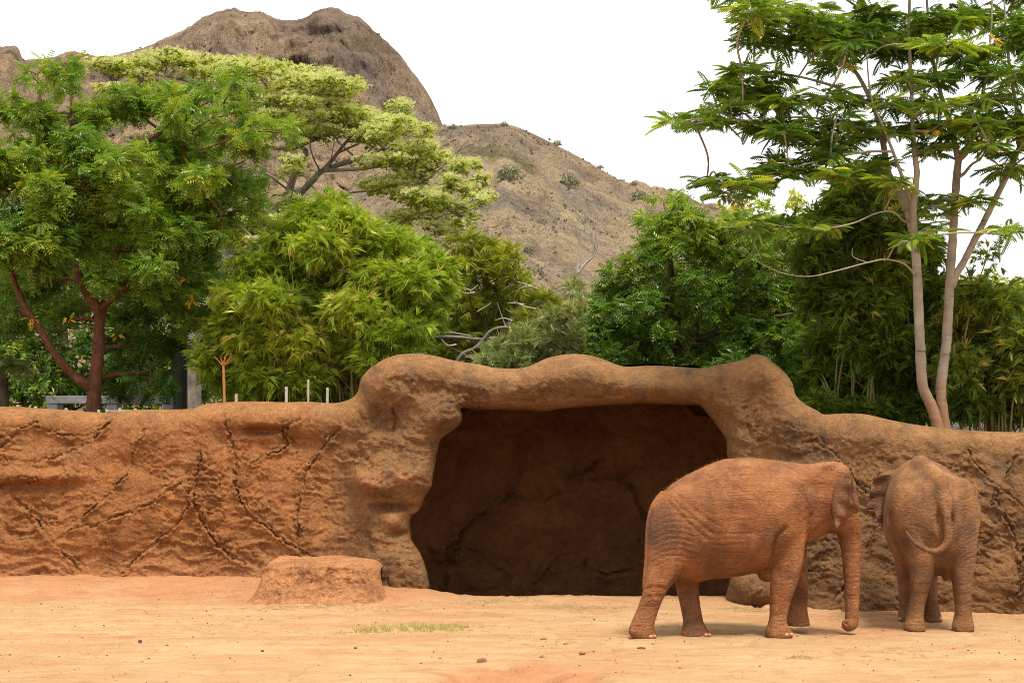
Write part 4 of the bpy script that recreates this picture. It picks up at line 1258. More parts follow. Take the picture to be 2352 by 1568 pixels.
class Tree:
    def __init__(self, name, label, cat, base, seed, group=None):
        self.root = empty(name, base)
        tag(self.root, label, cat, group)
        self.w = MB(); self.rng = np.random.default_rng(seed)
        self.nodes = []
        self.leaf = {}
    def limb(self, pts, r0, r1, sides=8, n_=7, rough=0.04):
        """pts: (px, py, Y)"""
        q_ = catmull([P(*p_) for p_ in pts], n_)
        self.w.tube(q_, np.linspace(r0, r1, len(q_)), sides, rough=rough)
        self.nodes += [(p_, r0 + (r1 - r0) * k / len(q_)) for k, p_ in enumerate(q_) if k > 2]
    def twig(self, a, b_, r0, r1, sag=0.1, sides=4):
        mid = (a + b_) / 2 + self.rng.normal(size=3) * np.linalg.norm(b_ - a) * 0.08 + np.array([0, 0, -sag * np.linalg.norm(b_ - a)])
        self.w.tube(catmull([a, mid, b_], 4), [r0, r1], sides, cap=False)
    def reach(self, c, r0=0.05, r1=0.015, sag=-0.06):
        N = np.array([p_ for p_, _ in self.nodes]); R_ = np.array([q_ for _, q_ in self.nodes])
        d = np.linalg.norm(N - c, axis=1) + 1.2 * np.maximum(N[:, 2] - c[2], 0)
        k = int(np.argmin(d))
        self.twig(N[k], c, min(r0, R_[k] * 0.8), r1, sag, 5)
        for t_ in (0.5, 0.75, 1.0):
            self.nodes.append((N[k] * (1 - t_) + c * t_, r1 * 1.5))
    def crown(self, key, temps, clumps, dens, size, axis_fn, tintf=(0.5, 0.25), shell=0.55, branch=True, twigs=4, updown=0.25, tuft=0, flush=0.0):
        """clumps: (px, py, rx, ry, Y, depth radius)"""
        rng = self.rng
        mp = F
        for (px, py, rx, ry, Y, rd) in clumps:
            c = P(px, py, Y); s = Y / F
            r = np.array([rx * s, rd, ry * s])
            if branch and self.nodes:
                self.reach(c + np.array([0, 0, -0.2 * r[2]]))
            n_ = max(6, int(dens * rx * ry * math.pi / 1000))
            if tuft:
                nt3 = max(2, n_ // tuft)
                pc, dc = clump_points(c, r, nt3, rng, shell, updown)
                ii = rng.integers(0, nt3, n_)
                d = dc[ii] * 0.75 + rng.normal(size=(n_, 3)) * 0.62; d /= np.linalg.norm(d, axis=1)[:, None]
                p_ = pc[ii] + d * 0.05 * size
            else:
                p_, d = clump_points(c, r, n_, rng, shell, updown)
            if branch:
                for k in range(twigs):
                    self.twig(c + np.array([0, 0, -0.2 * r[2]]), p_[rng.integers(n_)], 0.014, 0.004, 0.05, 3)
            ax_, up_ = axis_fn(p_, d, rng)
            tn = np.clip(tintf[0] + flush * np.clip((650 - py) / 200, -1, 1) + tintf[1] * rng.normal(size=n_) + 0.10 * rng.normal(), 0, 1)  # tint runs lighter in high clumps, darker in low ones
            if tuft: tn = np.clip(tn + 0.10 * rng.normal(size=nt3)[ii], 0, 1)
            sc = size * (0.75 + 0.5 * rng.random(n_))
            self.leaf.setdefault(key, []).append(scatter(temps, p_, ax_, up_, sc, tn, rng))
    def finish(self, wood_mat, mats, wood_name='trunk'):
        if self.w.n: self.w.build(wood_name, wood_mat, self.root)
        for key, lst in self.leaf.items():
            mb = MB()
            for x in lst:
                if not x.n: continue
                for V, Fc in zip([np.vstack(x.v)], [np.vstack([f_ for f_ in x.f3])]):
                    mb.add(V, Fc, None, np.concatenate(x.t))
            tag(mb.build(key, mats[key], self.root, False), kind='stuff')
        return self.root

def ax_droop(out=0.8, down=0.5, jit=0.5):
    def fn(p_, d, rng):
        a = d * np.array([out, out, out * 0.5]) + rng.normal(size=d.shape) * jit + np.array([0, 0, -down])
        up = d * 0.6 + np.array([0, 0, 1.0]) + rng.normal(size=d.shape) * 0.35
        return a, up
    return fn
def ax_flat(jit=0.5, lift=0.0):
    def fn(p_, d, rng):
        a = d * np.array([1, 1, 0.1]) + rng.normal(size=d.shape) * np.array([jit, jit, 0.22]) + np.array([0, 0, lift])
        up = np.array([0, 0, 1.0]) + rng.normal(size=d.shape) * 0.25
        return a, up
    return fn
def ax_up(jit=0.4):
    def fn(p_, d, rng):
        return rng.normal(size=d.shape) * np.array([1, 1, .2]), np.array([0, 0, 1.0]) + d * 0.5 + rng.normal(size=d.shape) * 0.3
    return fn

TG = np.random.default_rng(3)
T_NEEM = [neem_leaf(5, .17, .070, .030), neem_leaf(5, 0.14, 0.064, 0.028), neem_leaf(5, 0.20, 0.072, 0.030)]
T_FERN = [fern_leaf(9, .32, .11, .029), fern_leaf(8, 0.26, 0.10, 0.029), fern_leaf(10, 0.38, 0.12, 0.029)]
T_BAM = [blade_spray(7, 0.20, 0.013, 0.8, TG, 0.3) for _ in range(6)]
T_NEEDLE = [blade_spray(12, 0.16, 0.008, 0.9, TG, 0.2) for _ in range(3)]
T_WISP = [blade_spray(9, 0.20, 0.007, 0.6, TG, 0.25) for _ in range(4)]
T_SMALL = [blade_spray(9, 0.10, 0.04, 2.4, TG, 0.2) for _ in range(3)]
T_PUFF = [puff(12, 0.11, 0.012, TG) for _ in range(3)]

M_NEEML = mat_leaf('glossy_green_leaf', [(0.0, (0.026, 0.062, 0.010)), (0.45, (0.068, 0.128, 0.016)), (0.8, (0.135, 0.195, 0.022)), (1.0, (0.21, 0.235, 0.03))], 0.36, 0.30, gain=(1.85, 1.82, 1.2))
M_NEEMR = mat_leaf('dark_glossy_leaf', [(0.0, (0.022, 0.055, 0.010)), (0.5, (0.056, 0.112, 0.016)), (0.85, (0.125, 0.185, 0.022)), (1.0, (0.19, 0.22, 0.03))], 0.36, 0.28, gain=(2.05, 1.9, 1.2))
M_YELLOW = mat_leaf('yellowed_leaf', [(0.0, (0.45, 0.28, 0.03)), (1.0, (0.55, 0.40, 0.06))], 0.5, 0.3)
M_BAMB = mat_leaf('bamboo_leaf', [(0.0, (0.065, 0.115, 0.014)), (0.4, (0.135, 0.205, 0.022)), (0.8, (0.235, 0.295, 0.04)), (0.96, (0.27, 0.30, 0.06)), (1.0, (0.30, 0.28, 0.10))], 0.42, 0.35, gain=(1.95, 1.85, 1.45))
M_BAMBD = mat_leaf('dark_bamboo_leaf', [(0.0, (0.035, 0.065, 0.010)), (0.5, (0.080, 0.125, 0.016)), (0.85, (0.16, 0.205, 0.03)), (0.96, (0.20, 0.22, 0.05)), (1.0, (0.29, 0.24, 0.09))], 0.42, 0.30, gain=(1.85, 1.78, 1.3))
M_FERN = mat_leaf('feathery_leaf', [(0.0, (0.030, 0.075, 0.014)), (0.5, (0.072, 0.145, 0.020)), (0.85, (0.17, 0.25, 0.028)), (1.0, (0.26, 0.32, 0.04))], 0.5, 0.38)
M_OLIVE = mat_leaf('olive_leaf', [(0.0, (0.075, 0.095, 0.012)), (0.5, (0.170, 0.190, 0.020)), (1.0, (0.28, 0.28, 0.03))], 0.6, 0.3, gain=(1.55, 1.6, 1.1))
M_FLOW = mat_leaf('pale_yellow_blossom', [(0.0, (0.24, 0.28, 0.11)), (0.5, (0.34, 0.365, 0.20)), (1.0, (0.42, 0.43, 0.28))], 0.8, 0.35, gain=(1.75, 1.68, 1.35))
M_ALB = mat_leaf('broad_canopy_leaf', [(0.0, (0.075, 0.115, 0.016)), (0.5, (0.155, 0.20, 0.028)), (1.0, (0.26, 0.29, 0.05))], 0.55, 0.35, gain=(1.8, 1.7, 1.15))
M_WISPL = mat_leaf('grey_green_needle', [(0.0, (0.11, 0.14, 0.055)), (0.6, (0.19, 0.22, 0.10)), (1.0, (0.28, 0.29, 0.15))], 0.7, 0.3, gain=(1.75, 1.75, 1.3))
M_PALM = mat_leaf('palm_frond', [(0.0, (0.045, 0.08, 0.02)), (0.6, (0.09, 0.14, 0.035)), (1.0, (0.17, 0.20, 0.07))], 0.45, 0.25)
B_RED = bark('red_brown_bark', (0.075, 0.032, 0.018), (0.19, 0.082, 0.044), 16)
B_GREY = bark('grey_bark', (0.13, 0.105, 0.08), (0.26, 0.215, 0.165), 10)
def pale_bark():
    m, n, b, o = new_mat('pale_smooth_bark')
    v = coords(n); vz = coords(n, (.7, .7, 5.5))
    c = ramp(n, noise(n, 5, 6, .6, v).outputs['Fac'], [(.3, (.22, .18, .135)), (.7, (.37, .32, .255))]).outputs[0]
    c = mixc(n, .8, c, ramp(n, noise(n, 2.4, 3, .5, vz).outputs['Fac'], [(.30, (.42, .36, .3)), (.37, (1, 1, 1)), (.7, (1.1, 1.08, 1.05))]).outputs[0], 'MULTIPLY')
    g = n.nodes.new('ShaderNodeNewGeometry'); sp = n.nodes.new('ShaderNodeSeparateXYZ'); n.links.new(g.outputs['Position'], sp.inputs[0])
    ad = n.nodes.new('ShaderNodeMath'); ad.operation = 'MULTIPLY_ADD'; ad.inputs[1].default_value = 1.0
    n.links.new(noise(n, 4, 4, .6, v).outputs['Fac'], ad.inputs[0]); n.links.new(sp.outputs['Z'], ad.inputs[2])
    mr = n.nodes.new('ShaderNodeMapRange'); mr.inputs['From Min'].default_value = 4.3; mr.inputs['From Max'].default_value = 3.2
    n.links.new(ad.outputs[0], mr.inputs['Value'])
    c = mixc(n, mr.outputs[0], c, (.33, .17, .085))
    n.links.new(c, b.inputs['Base Color']); b.inputs['Roughness'].default_value = .85; b.inputs['Specular IOR Level'].default_value = .2
    n.links.new(bump(n, noise(n, 2.4, 6, .6, vz).outputs['Fac'], .5, .03), b.inputs['Normal'])
    return m
B_PALE = pale_bark()
B_DARK = bark('dark_bark', (0.06, 0.045, 0.03), (0.14, 0.10, 0.065), 12)
B_CULM = bark('bamboo_culm', (0.17, 0.14, 0.05), (0.32, 0.25, 0.09), 6, (1, 1, .5), 0.2, 0.01)
B_WHITE = bark('bleached_wood', (0.27, 0.235, 0.19), (0.45, 0.40, 0.33), 8)

def sub(cl_, k, f_):
    """break clumps into smaller ones"""
    return [(a + rg.normal() * c_ * .42, b_ + rg.normal() * d_ * .42, c_ * f_ * rg.uniform(.75, 1.2), d_ * f_ * rg.uniform(.75, 1.2), Y + rg.normal() * .45, rd * f_) for a, b_, c_, d_, Y, rd in cl_ for _ in range(k)]
rg = np.random.default_rng(77)
# ------------------------------------------------------------------ left tree with drooping sickle leaves
t = Tree('neem_tree', 'large green tree with red-brown forked trunk behind the left wall', 'tree', P(216, 1000, 33.6) * np.array([1, 1, 0]) + [0, 0, 2.3], 21)
t.limb([(216, 1012, 33.6), (215, 945, 33.6), (217, 885, 33.6), (224, 828, 33.6), (227, 760, 33.7), (225, 712, 33.8), (197, 670, 33.9), (179, 625, 34.1), (158, 579, 34.2), (140, 520, 34.3), (120, 430, 34.4), (110, 330, 34.5)], .145, .035, 10)
t.limb([(212, 893, 33.6), (190, 878, 33.5), (169, 860, 33.5), (141, 832, 33.4), (112, 790, 33.3), (81, 737, 33.2), (50, 690, 33.2), (20, 600, 33.4), (0, 480, 33.8)], .10, .035, 9)
t.limb([(227, 740, 33.7), (245, 680, 34.0), (262, 600, 34.3), (276, 540, 34.4), (300, 430, 34.6), (330, 340, 34.8), (390, 290, 35)], .085, .03, 8)
t.limb([(276, 540, 34.4), (350, 470, 34.2), (450, 420, 34.2), (560, 370, 34.4)], .055, .02, 7)
t.limb([(225, 712, 33.8), (300, 660, 33.4), (390, 620, 33.2), (450, 600, 33.2)], .05, .02, 7)
t.limb([(158, 579, 34.2), (150, 480, 34.4), (160, 330, 34.6), (165, 200, 34.7), (165, 150, 34.7)], .04, .012, 6)
t.limb([(110, 330, 34.5), (95, 240, 34.6), (86, 170, 34.6)], .03, .01, 6)
CL = [(85, 168, 30, 26), (165, 150, 26, 28), (150, 198, 44, 32), (15, 255, 45, 50), (90, 275, 60, 42), (60, 345, 80, 50), (150, 330, 70, 48), (230, 262, 70, 42), (300, 240, 80, 42), (380, 232, 72, 40), (440, 270, 60, 42), (495, 225, 50, 38), (545, 205, 36, 34),
      (580, 285, 62, 34), (632, 312, 44, 28), (540, 340, 72, 42), (460, 360, 74, 48), (350, 340, 90, 54), (250, 375, 90, 54), (150, 430, 80, 56), (50, 450, 80, 56), (-30, 380, 60, 70), (-10, 560, 80, 66), (90, 560, 80, 56), (200, 520, 80, 56), (300, 480, 90, 56),
      (400, 470, 84, 56), (490, 440, 74, 50), (560, 425, 60, 38), (590, 470, 44, 28), (450, 560, 74, 50), (360, 590, 84, 54), (285, 640, 70, 44), (420, 660, 74, 50), (360, 720, 84, 50), (445, 735, 50, 42), (305, 790, 66, 42), (385, 810, 60, 40), (280, 850, 56, 34), (340, 880, 60, 34),
      (110, 640, 60, 44), (30, 660, 64, 54), (30, 745, 56, 42), (160, 720, 42, 34), (-20, 740, 60, 60), (470, 620, 40, 40), (510, 520, 44, 40)]
rg = np.random.default_rng(77)
cl = [(a, b_, c_ * .95, d_ * .95, 34.2 + rg.uniform(-1.5, 1.6), 0.55 + 0.3 * rg.random()) for a, b_, c_, d_ in CL]
cl += [(rg.uniform(40, 430), rg.uniform(360, 590), 60, 40, rg.uniform(32.5, 33.3), .5) for _ in range(18)]
back_cl = [(rg.uniform(-40, 480), rg.uniform(300, 760), 80, 60, 37 + rg.uniform(-.6, 1.5), .9) for _ in range(26)]
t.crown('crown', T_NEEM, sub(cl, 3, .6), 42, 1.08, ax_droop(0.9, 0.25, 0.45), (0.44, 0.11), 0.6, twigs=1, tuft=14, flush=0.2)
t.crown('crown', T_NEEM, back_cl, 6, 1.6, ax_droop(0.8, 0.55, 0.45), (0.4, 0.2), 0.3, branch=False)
t.crown('yellow_leaves', T_NEEM, [(a, b_, 10, 8, 33, .2) for a, b_ in ((160, 735), (340, 510), (415, 640), (440, 690), (570, 360), (75, 735), (270, 770))], 6, 0.55, ax_droop(), (0.5, 0.3), branch=False)
t.finish(B_RED, {'crown': M_NEEML, 'yellow_leaves': M_YELLOW})

# ------------------------------------------------------------------ flowering flat-topped tree
t = Tree('flowering_tree', 'spreading flat-topped tree covered with pale yellow blossom', 'tree', P(440, 1000, 46) * np.array([1, 1, 0]) + [0, 0, 2.3], 22)
t.limb([(425, 1015, 46), (428, 900, 46), (440, 820, 46), (462, 740, 46), (490, 660, 46.3), (512, 600, 46.6), (560, 545, 47), (637, 481, 47.3)], 0.420, 0.108, 12)
t.limb([(395, 1010, 45.8), (402, 930, 45.9), (425, 860, 46)], 0.220, 0.120, 9)
t.limb([(365, 1000, 45.7), (385, 920, 45.8), (420, 850, 46)], 0.095, 0.072, 8)
t.limb([(637, 481, 47.3), (661, 443, 47.3), (675, 401, 47.3), (698, 364, 47.3), (701, 347, 47.3), (690, 335, 47.3), (650, 300, 47.3), (560, 240, 47), (440, 190, 46.5), (330, 165, 46)], 0.102, 0.018, 8)
t.limb([(637, 481, 47.3), (661, 472, 47.2), (694, 439, 47.1), (722, 411, 47), (741, 392, 47), (811, 368, 46.7), (872, 350, 46.4), (919, 340, 46), (990, 370, 45.6), (1060, 420, 45.4)], 0.109, 0.018, 8)
t.limb([(741, 392, 47), (765, 365, 47.2), (787, 336, 47.5), (820, 300, 47.7), (860, 275, 48)], 0.061, 0.018, 7)
t.limb([(741, 392, 47), (830, 388, 46), (928, 378, 45.3), (980, 440, 45), (1040, 490, 44.8)], 0.054, 0.012, 7)
t.limb([(642, 345, 47.3), (703, 329, 47), (783, 293, 46.6), (800, 250, 46.3)], 0.061, 0.018, 7)
t.limb([(690, 335, 47.3), (650, 345, 47.2), (600, 330, 47), (560, 300, 47)], 0.054, 0.018, 7)
t.limb([(670, 510, 47), (690, 480, 47), (708, 467, 47), (750, 455, 46.8), (830, 440, 46.2), (930, 440, 45.6)], 0.061, 0.012, 7)
t.limb([(500, 640, 46.3), (506, 607, 46.2), (553, 579, 46), (595, 547, 45.8), (640, 520, 45.6)], 0.082, 0.018, 7)
t.limb([(506, 600, 46.3), (560, 575, 46.3), (620, 570, 46.2), (650, 560, 46.2)], 0.054, 0.012, 6)
for k in range(26):     # fine forking under the canopy
    s0 = t.nodes[t.rng.integers(60, len(t.nodes))][0]
    t.twig(s0, s0 + np.array([t.rng.normal() * 1.1, t.rng.normal() * .8, .5 + .6 * t.rng.random()]), .03, .008, .04, 4)
CL = [(290, 155, 45, 24), (350, 150, 60, 26), (420, 150, 75, 26), (500, 160, 80, 26), (580, 168, 85, 28), (660, 178, 85, 28), (735, 195, 65, 28), (785, 212, 34, 22), (640, 232, 85, 28), (720, 258, 85, 30), (800, 275, 78, 34), (868, 268, 58, 32), (900, 300, 60, 36), (830, 320, 84, 32),
      (960, 340, 56, 36), (1005, 372, 46, 34), (1045, 400, 40, 32), (1085, 430, 36, 28), (1112, 458, 24, 22), (900, 360, 76, 30), (955, 405, 56, 30), (855, 425, 78, 26), (925, 440, 68, 28), (995, 462, 56, 28), (1035, 492, 40, 24), (1066, 502, 22, 18), (675, 378, 40, 20), (560, 515, 70, 22),
      (640, 505, 60, 20), (590, 550, 64, 20), (620, 285, 60, 24), (700, 310, 55, 22), (250, 205, 40, 14), (540, 240, 60, 20), (680, 470, 40, 18), (1010, 520, 50, 22), (960, 500, 60, 24)]
cl = [(a, b_, c_, d_, float(np.interp(a, [250, 640, 1100], [46, 47, 45])) + rg.uniform(-1.2, 1.2), 0.9) for a, b_, c_, d_ in CL]
cl = [(a + rg.normal() * c_ * .5, b_ + rg.normal() * d_ * .42, c_ * rg.uniform(.55, .85), d_ * rg.uniform(.36, .6), Y + rg.normal() * .7, .8) for a, b_, c_, d_, Y, rd in cl for _ in range(6)]
t.crown('crown', T_SMALL, cl, 15, 1.2, ax_flat(0.6, -0.1), (0.55, 0.25), 0.2, twigs=2, updown=0.2)
def top_of(cl_): return [(a, b_ - d_ * 0.32, c_ * 0.98, d_ * 0.85, Y, rd) for a, b_, c_, d_, Y, rd in cl_]
t.crown('blossom', T_PUFF, top_of(cl), 42, 0.62, ax_up(), (0.5, 0.25), 0.6, branch=False, updown=0.45)
t.finish(B_GREY, {'crown': M_ALB, 'blossom': M_FLOW})

# ------------------------------------------------------------------ bamboo
def bamboo(label, seed, base_px, clumps, mat, dens, culms, Yb, size=1.0, tint=(0.5, 0.25), dead=0):
    t = Tree('bamboo_clump', label, 'bamboo', P(base_px[0], 1000, Yb) * np.array([1, 1, 0]) + [0, 0, 2.3], seed)
    rng = t.rng
    cps = [P(c_[0], c_[1], c_[4]) for c_ in clumps]
    for k in range(culms):
        c_ = clumps[rng.integers(len(clumps))]
        bx = rng.uniform(base_px[1], base_px[2])
        tip = (c_[0] + rng.normal() * c_[2] * .6, c_[1] - c_[3] * rng.random(), c_[4] + rng.normal() * .3)
        t.limb([(bx, 1015, Yb + rng.normal() * .4), (bx + 0.15 * (tip[0] - bx), 1015 - 0.5 * (1015 - tip[1]), Yb + rng.normal() * .3), (bx + 0.55 * (tip[0] - bx), 1015 - 0.86 * (1015 - tip[1]), (Yb + tip[2]) / 2), tip], .022, .006, 5, 5, 0)
    t.crown('foliage', T_BAM, clumps, dens, size, ax_droop(0.75, 0.0, 0.75), tint, 0.2, branch=False)
    return t
CL = [(760, 480, 40, 34), (720, 510, 60, 40), (800, 520, 60, 40), (660, 550, 50, 40), (740, 570, 80, 46), (830, 560, 70, 46), (900, 570, 60, 42), (960, 590, 50, 40), (1005, 620, 40, 36), (590, 620, 56, 44), (680, 630, 70, 50), (780, 640, 80, 50), (870, 640, 70, 50), (940, 650, 60, 46), (1010, 660, 36, 34),
      (545, 690, 50, 46), (620, 700, 70, 50), (720, 710, 80, 50), (820, 720, 80, 50), (910, 710, 60, 46), (970, 700, 50, 40), (520, 770, 44, 46), (590, 790, 66, 50), (690, 790, 80, 50), (790, 790, 80, 50), (880, 780, 60, 44), (940, 760, 44, 36), (520, 860, 44, 46), (600, 870, 66, 46), (700, 870, 70, 46), (790, 860, 60, 46),
      (850, 830, 40, 36), (480, 830, 30, 40), (980, 740, 40, 26), (560, 910, 60, 26), (660, 915, 70, 24), (760, 910, 60, 26)]
cl = [(a, b_, c_, d_, 33.2 + rg.uniform(-1.0, 1.2), .55) for a, b_, c_, d_ in CL]
t = bamboo('bright green bamboo thicket behind the left end of the cave', 31, (680, 560, 860), cl, M_BAMB, 56, 40, 33.2, 1.0, (0.50, 0.20))
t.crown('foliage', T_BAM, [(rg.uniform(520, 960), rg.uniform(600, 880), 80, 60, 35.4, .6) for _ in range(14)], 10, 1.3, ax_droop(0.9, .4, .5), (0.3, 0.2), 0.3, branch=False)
t.finish(B_CULM, {'foliage': M_BAMB}, 'culms')
CL = [(1985, 420, 40, 26), (1950, 460, 60, 36), (2030, 470, 60, 40), (1900, 520, 60, 40), (1970, 540, 70, 46), (2050, 540, 60, 46), (2110, 600, 50, 50), (1880, 600, 60, 46), (1960, 620, 80, 50), (2040, 640, 70, 50), (2140, 680, 50, 50), (1900, 690, 70, 50), (1990, 710, 80, 50), (2080, 730, 70, 50),
      (1930, 790, 80, 50), (2020, 800, 80, 50), (2110, 810, 70, 50), (1900, 870, 60, 46), (1980, 890, 80, 46), (2070, 890, 70, 46), (2000, 950, 90, 30), (2100, 940, 60, 36), (1880, 930, 40, 24)]
cl = [(a, b_, c_, d_, 31.6 + rg.uniform(-1.0, 1.2), .55) for a, b_, c_, d_ in CL]
t = bamboo('dark green bamboo thicket left of the pale twin trunk', 32, (2000, 1900, 2110), cl, M_BAMBD, 54, 26, 31.6, 1.05, (0.45, 0.22))
for k in range(3):
    t.limb([(2000 + 12 * k, 760, 30.9), (2008 + 10 * k, 640, 30.8), (2022 + 6 * k, 520, 30.7), (2034 + 4 * k, 440, 30.7)], .02, .012, 6, 6, 0)
t.finish(B_CULM, {'foliage': M_BAMBD}, 'culms')
CL = [(2230, 690, 46, 40), (2290, 700, 50, 40), (2345, 720, 40, 44), (2200, 760, 50, 46), (2270, 770, 60, 50), (2340, 790, 60, 50), (2200, 850, 50, 50), (2270, 860, 60, 50), (2350, 870, 60, 50), (2220, 930, 60, 40), (2300, 940, 70, 40), (2380, 930, 60, 50), (2400, 800, 50, 60), (2180, 900, 40, 50)]
cl = [(a, b_, c_, d_, 30.6 + rg.uniform(-.8, 1.0), .5) for a, b_, c_, d_ in CL]
t = bamboo('bamboo thicket with dry tan leaves right of the pale twin trunk', 33, (2270, 2200, 2360), cl, M_BAMBD, 58, 22, 30.6, 1.0, (0.60, 0.26))
t.limb([(2215, 780, 30), (2232, 700, 30), (2250, 640, 30), (2268, 590, 30)], .02, .008, 5, 6, 0)
t.crown('foliage', T_BAM, [(2262, 600, 22, 30, 30, .2), (2275, 570, 24, 12, 30, .2)], 14, .8, ax_droop(.7, -.3, .5), (.6, .2), branch=False)
t.finish(B_CULM, {'foliage': M_BAMBD}, 'culms')

# ------------------------------------------------------------------ dark neem behind the cave's right half
t = Tree('neem_tree', 'dense dark green tree massed behind the right half of the cave', 'tree', P(1560, 1000, 34) * np.array([1, 1, 0]) + [0, 0, 2.3], 23)
t.limb([(1560, 1010, 34), (1560, 860, 34), (1550, 740, 34.2), (1540, 620, 34.3), (1530, 520, 34.4)], .16, .04, 9)
t.limb([(1560, 800, 34), (1640, 700, 34), (1700, 620, 34.2), (1740, 560, 34.4)], .09, .03, 7)
t.limb([(1555, 800, 34), (1470, 740, 33.8), (1400, 700, 33.7)], .07, .02, 7)
t.limb([(1600, 780, 34), (1720, 740, 33.6), (1820, 720, 33.5)], .07, .02, 7)
CL = [(1545, 475, 44, 26), (1520, 510, 56, 34), (1580, 520, 50, 36), (1490, 560, 54, 40), (1560, 570, 70, 44), (1630, 560, 56, 40), (1690, 540, 50, 40), (1740, 520, 46, 34), (1460, 620, 56, 44), (1530, 630, 76, 48), (1620, 630, 76, 48), (1700, 610, 66, 48), (1770, 590, 56, 44), (1830, 600, 44, 44),
      (1410, 680, 50, 44), (1480, 700, 70, 48), (1570, 700, 80, 50), (1660, 700, 80, 50), (1750, 690, 70, 50), (1820, 680, 56, 46), (1380, 740, 46, 44), (1440, 770, 66, 46), (1530, 770, 80, 48), (1620, 780, 80, 48), (1710, 770, 80, 48), (1800, 770, 66, 48), (1350, 790, 40, 38), (1400, 820, 56, 36), (1490, 830, 70, 38),
      (1590, 840, 80, 34), (1690, 840, 80, 38), (1780, 850, 66, 44), (1850, 830, 46, 60), (1860, 740, 40, 46), (1880, 900, 40, 44), (1820, 900, 50, 36)]
cl = [(a, b_, c_, d_, 34 + rg.uniform(-1.4, 1.4), .6) for a, b_, c_, d_ in CL]
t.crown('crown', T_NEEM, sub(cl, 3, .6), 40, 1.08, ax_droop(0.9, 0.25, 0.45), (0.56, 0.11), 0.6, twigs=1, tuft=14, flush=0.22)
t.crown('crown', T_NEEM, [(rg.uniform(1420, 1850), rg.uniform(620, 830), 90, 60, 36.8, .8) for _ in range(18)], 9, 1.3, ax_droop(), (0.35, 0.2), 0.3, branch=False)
t.finish(B_DARK, {'crown': M_NEEMR})
t = Tree('small_leaved_tree', 'pale small-leaved treetop showing over the dark tree', 'tree', P(1770, 1000, 39) * np.array([1, 1, 0]) + [0, 0, 2.3], 24)
t.limb([(1770, 1005, 39), (1768, 800, 39), (1760, 620, 39), (1750, 500, 39)], .14, .03, 7)
t.limb([(1760, 620, 39), (1720, 540, 39), (1690, 490, 39)], .05, .02, 6)
t.limb([(1760, 600, 39), (1815, 520, 39), (1830, 470, 39)], .05, .02, 6)
cl = [(a, b_, c_, d_, 39 + rg.uniform(-.6, .6), .6) for a, b_, c_, d_ in [(1690, 490, 40, 26), (1740, 480, 40, 24), (1720, 525, 56, 34), (1780, 530, 50, 40), (1825, 470, 26, 30), (1835, 520, 40, 36), (1800, 580, 60, 40), (1660, 540, 40, 30), (1860, 570, 44, 40)]]
t.crown('crown', T_SMALL, cl, 20, 1.0, ax_droop(.8, .3, .6), (0.75, 0.2), 0.35)
t.finish(B_DARK, {'crown': M_BAMB})

# ------------------------------------------------------------------ olive tree, dead tree, wispy shrub, fallen limbs
t = Tree('ironwood_tree', 'olive yellow-green tree with pale twigs at the foot of the hill', 'tree', P(1130, 1000, 41) * np.array([1, 1, 0]) + [0, 0, 2.3], 25)
t.limb([(1130, 1005, 41), (1125, 860, 41), (1110, 760, 41), (1090, 660, 41), (1075, 570, 41)], .2, .04, 8)
t.limb([(1120, 820, 41), (1170, 740, 41), (1220, 700, 41), (1260, 690, 41)], .09, .02, 7)
t.limb([(1110, 760, 41), (1150, 680, 41), (1180, 620, 41)], .07, .02, 7)
for k in range(12):
    a = t.rng.uniform(1030, 1250); y_ = t.rng.uniform(660, 800); dx_ = t.rng.uniform(25, 60) * t.rng.choice([-1, 1])
    t.limb([(a, y_, 39.7), (a + dx_ * .5, y_ - t.rng.uniform(-6, 16), 39.6), (a + dx_, y_ - t.rng.uniform(0, 30), 39.6)], .02, .006, 4, 5, 0)
cl = [(a, b_, c_, d_, 41 + rg.uniform(-1, 1), .7) for a, b_, c_, d_ in [(1070, 560, 40, 22), (1120, 580, 40, 28), (1160, 600, 30, 30), (1080, 620, 50, 34), (1140, 640, 46, 34), (1185, 650, 34, 28), (1040, 650, 30, 30), (1060, 700, 50, 36), (1130, 700, 50, 34), (1200, 690, 44, 30), (1245, 700, 34, 30), (1270, 730, 26, 26), (1170, 740, 50, 34), (1100, 760, 56, 36),
      (1220, 750, 44, 34), (1040, 770, 40, 40), (1150, 790, 60, 34), (1230, 800, 50, 34), (1270, 780, 36, 36), (1080, 820, 60, 34), (1010, 800, 40, 40)]]
t.crown('crown', T_NEEDLE, cl, 26, 1.5, ax_droop(.8, .0, .6), (0.55, 0.25), 0.4, twigs=6)
t.finish(B_WHITE, {'crown': M_OLIVE})

t = Tree('dead_tree', 'thin leafless bleached tree against the hillside', 'tree', P(1325, 1000, 39) * np.array([1, 1, 0]) + [0, 0, 2.3], 26)
t.limb([(1322, 1010, 39), (1323, 820, 39), (1326, 690, 39), (1326, 620, 39), (1331, 570, 39), (1338, 530, 39), (1345, 510, 39)], .045, .009, 7)
t.limb([(1327, 628, 39), (1345, 605, 39), (1365, 585, 39), (1371, 555, 39), (1370, 520, 39)], .03, .008, 6)
for k in range(16):
    s = t.nodes[-1 - t.rng.integers(0, min(24, len(t.nodes)))][0] if k % 2 else t.nodes[18 + t.rng.integers(0, 22)][0]
    d = np.array([t.rng.normal() * .35, t.rng.normal() * .2, .35 + .3 * t.rng.random()])
    t.twig(s, s + d * .8, .012, .003, -.05, 3)
t.finish(B_WHITE, {})

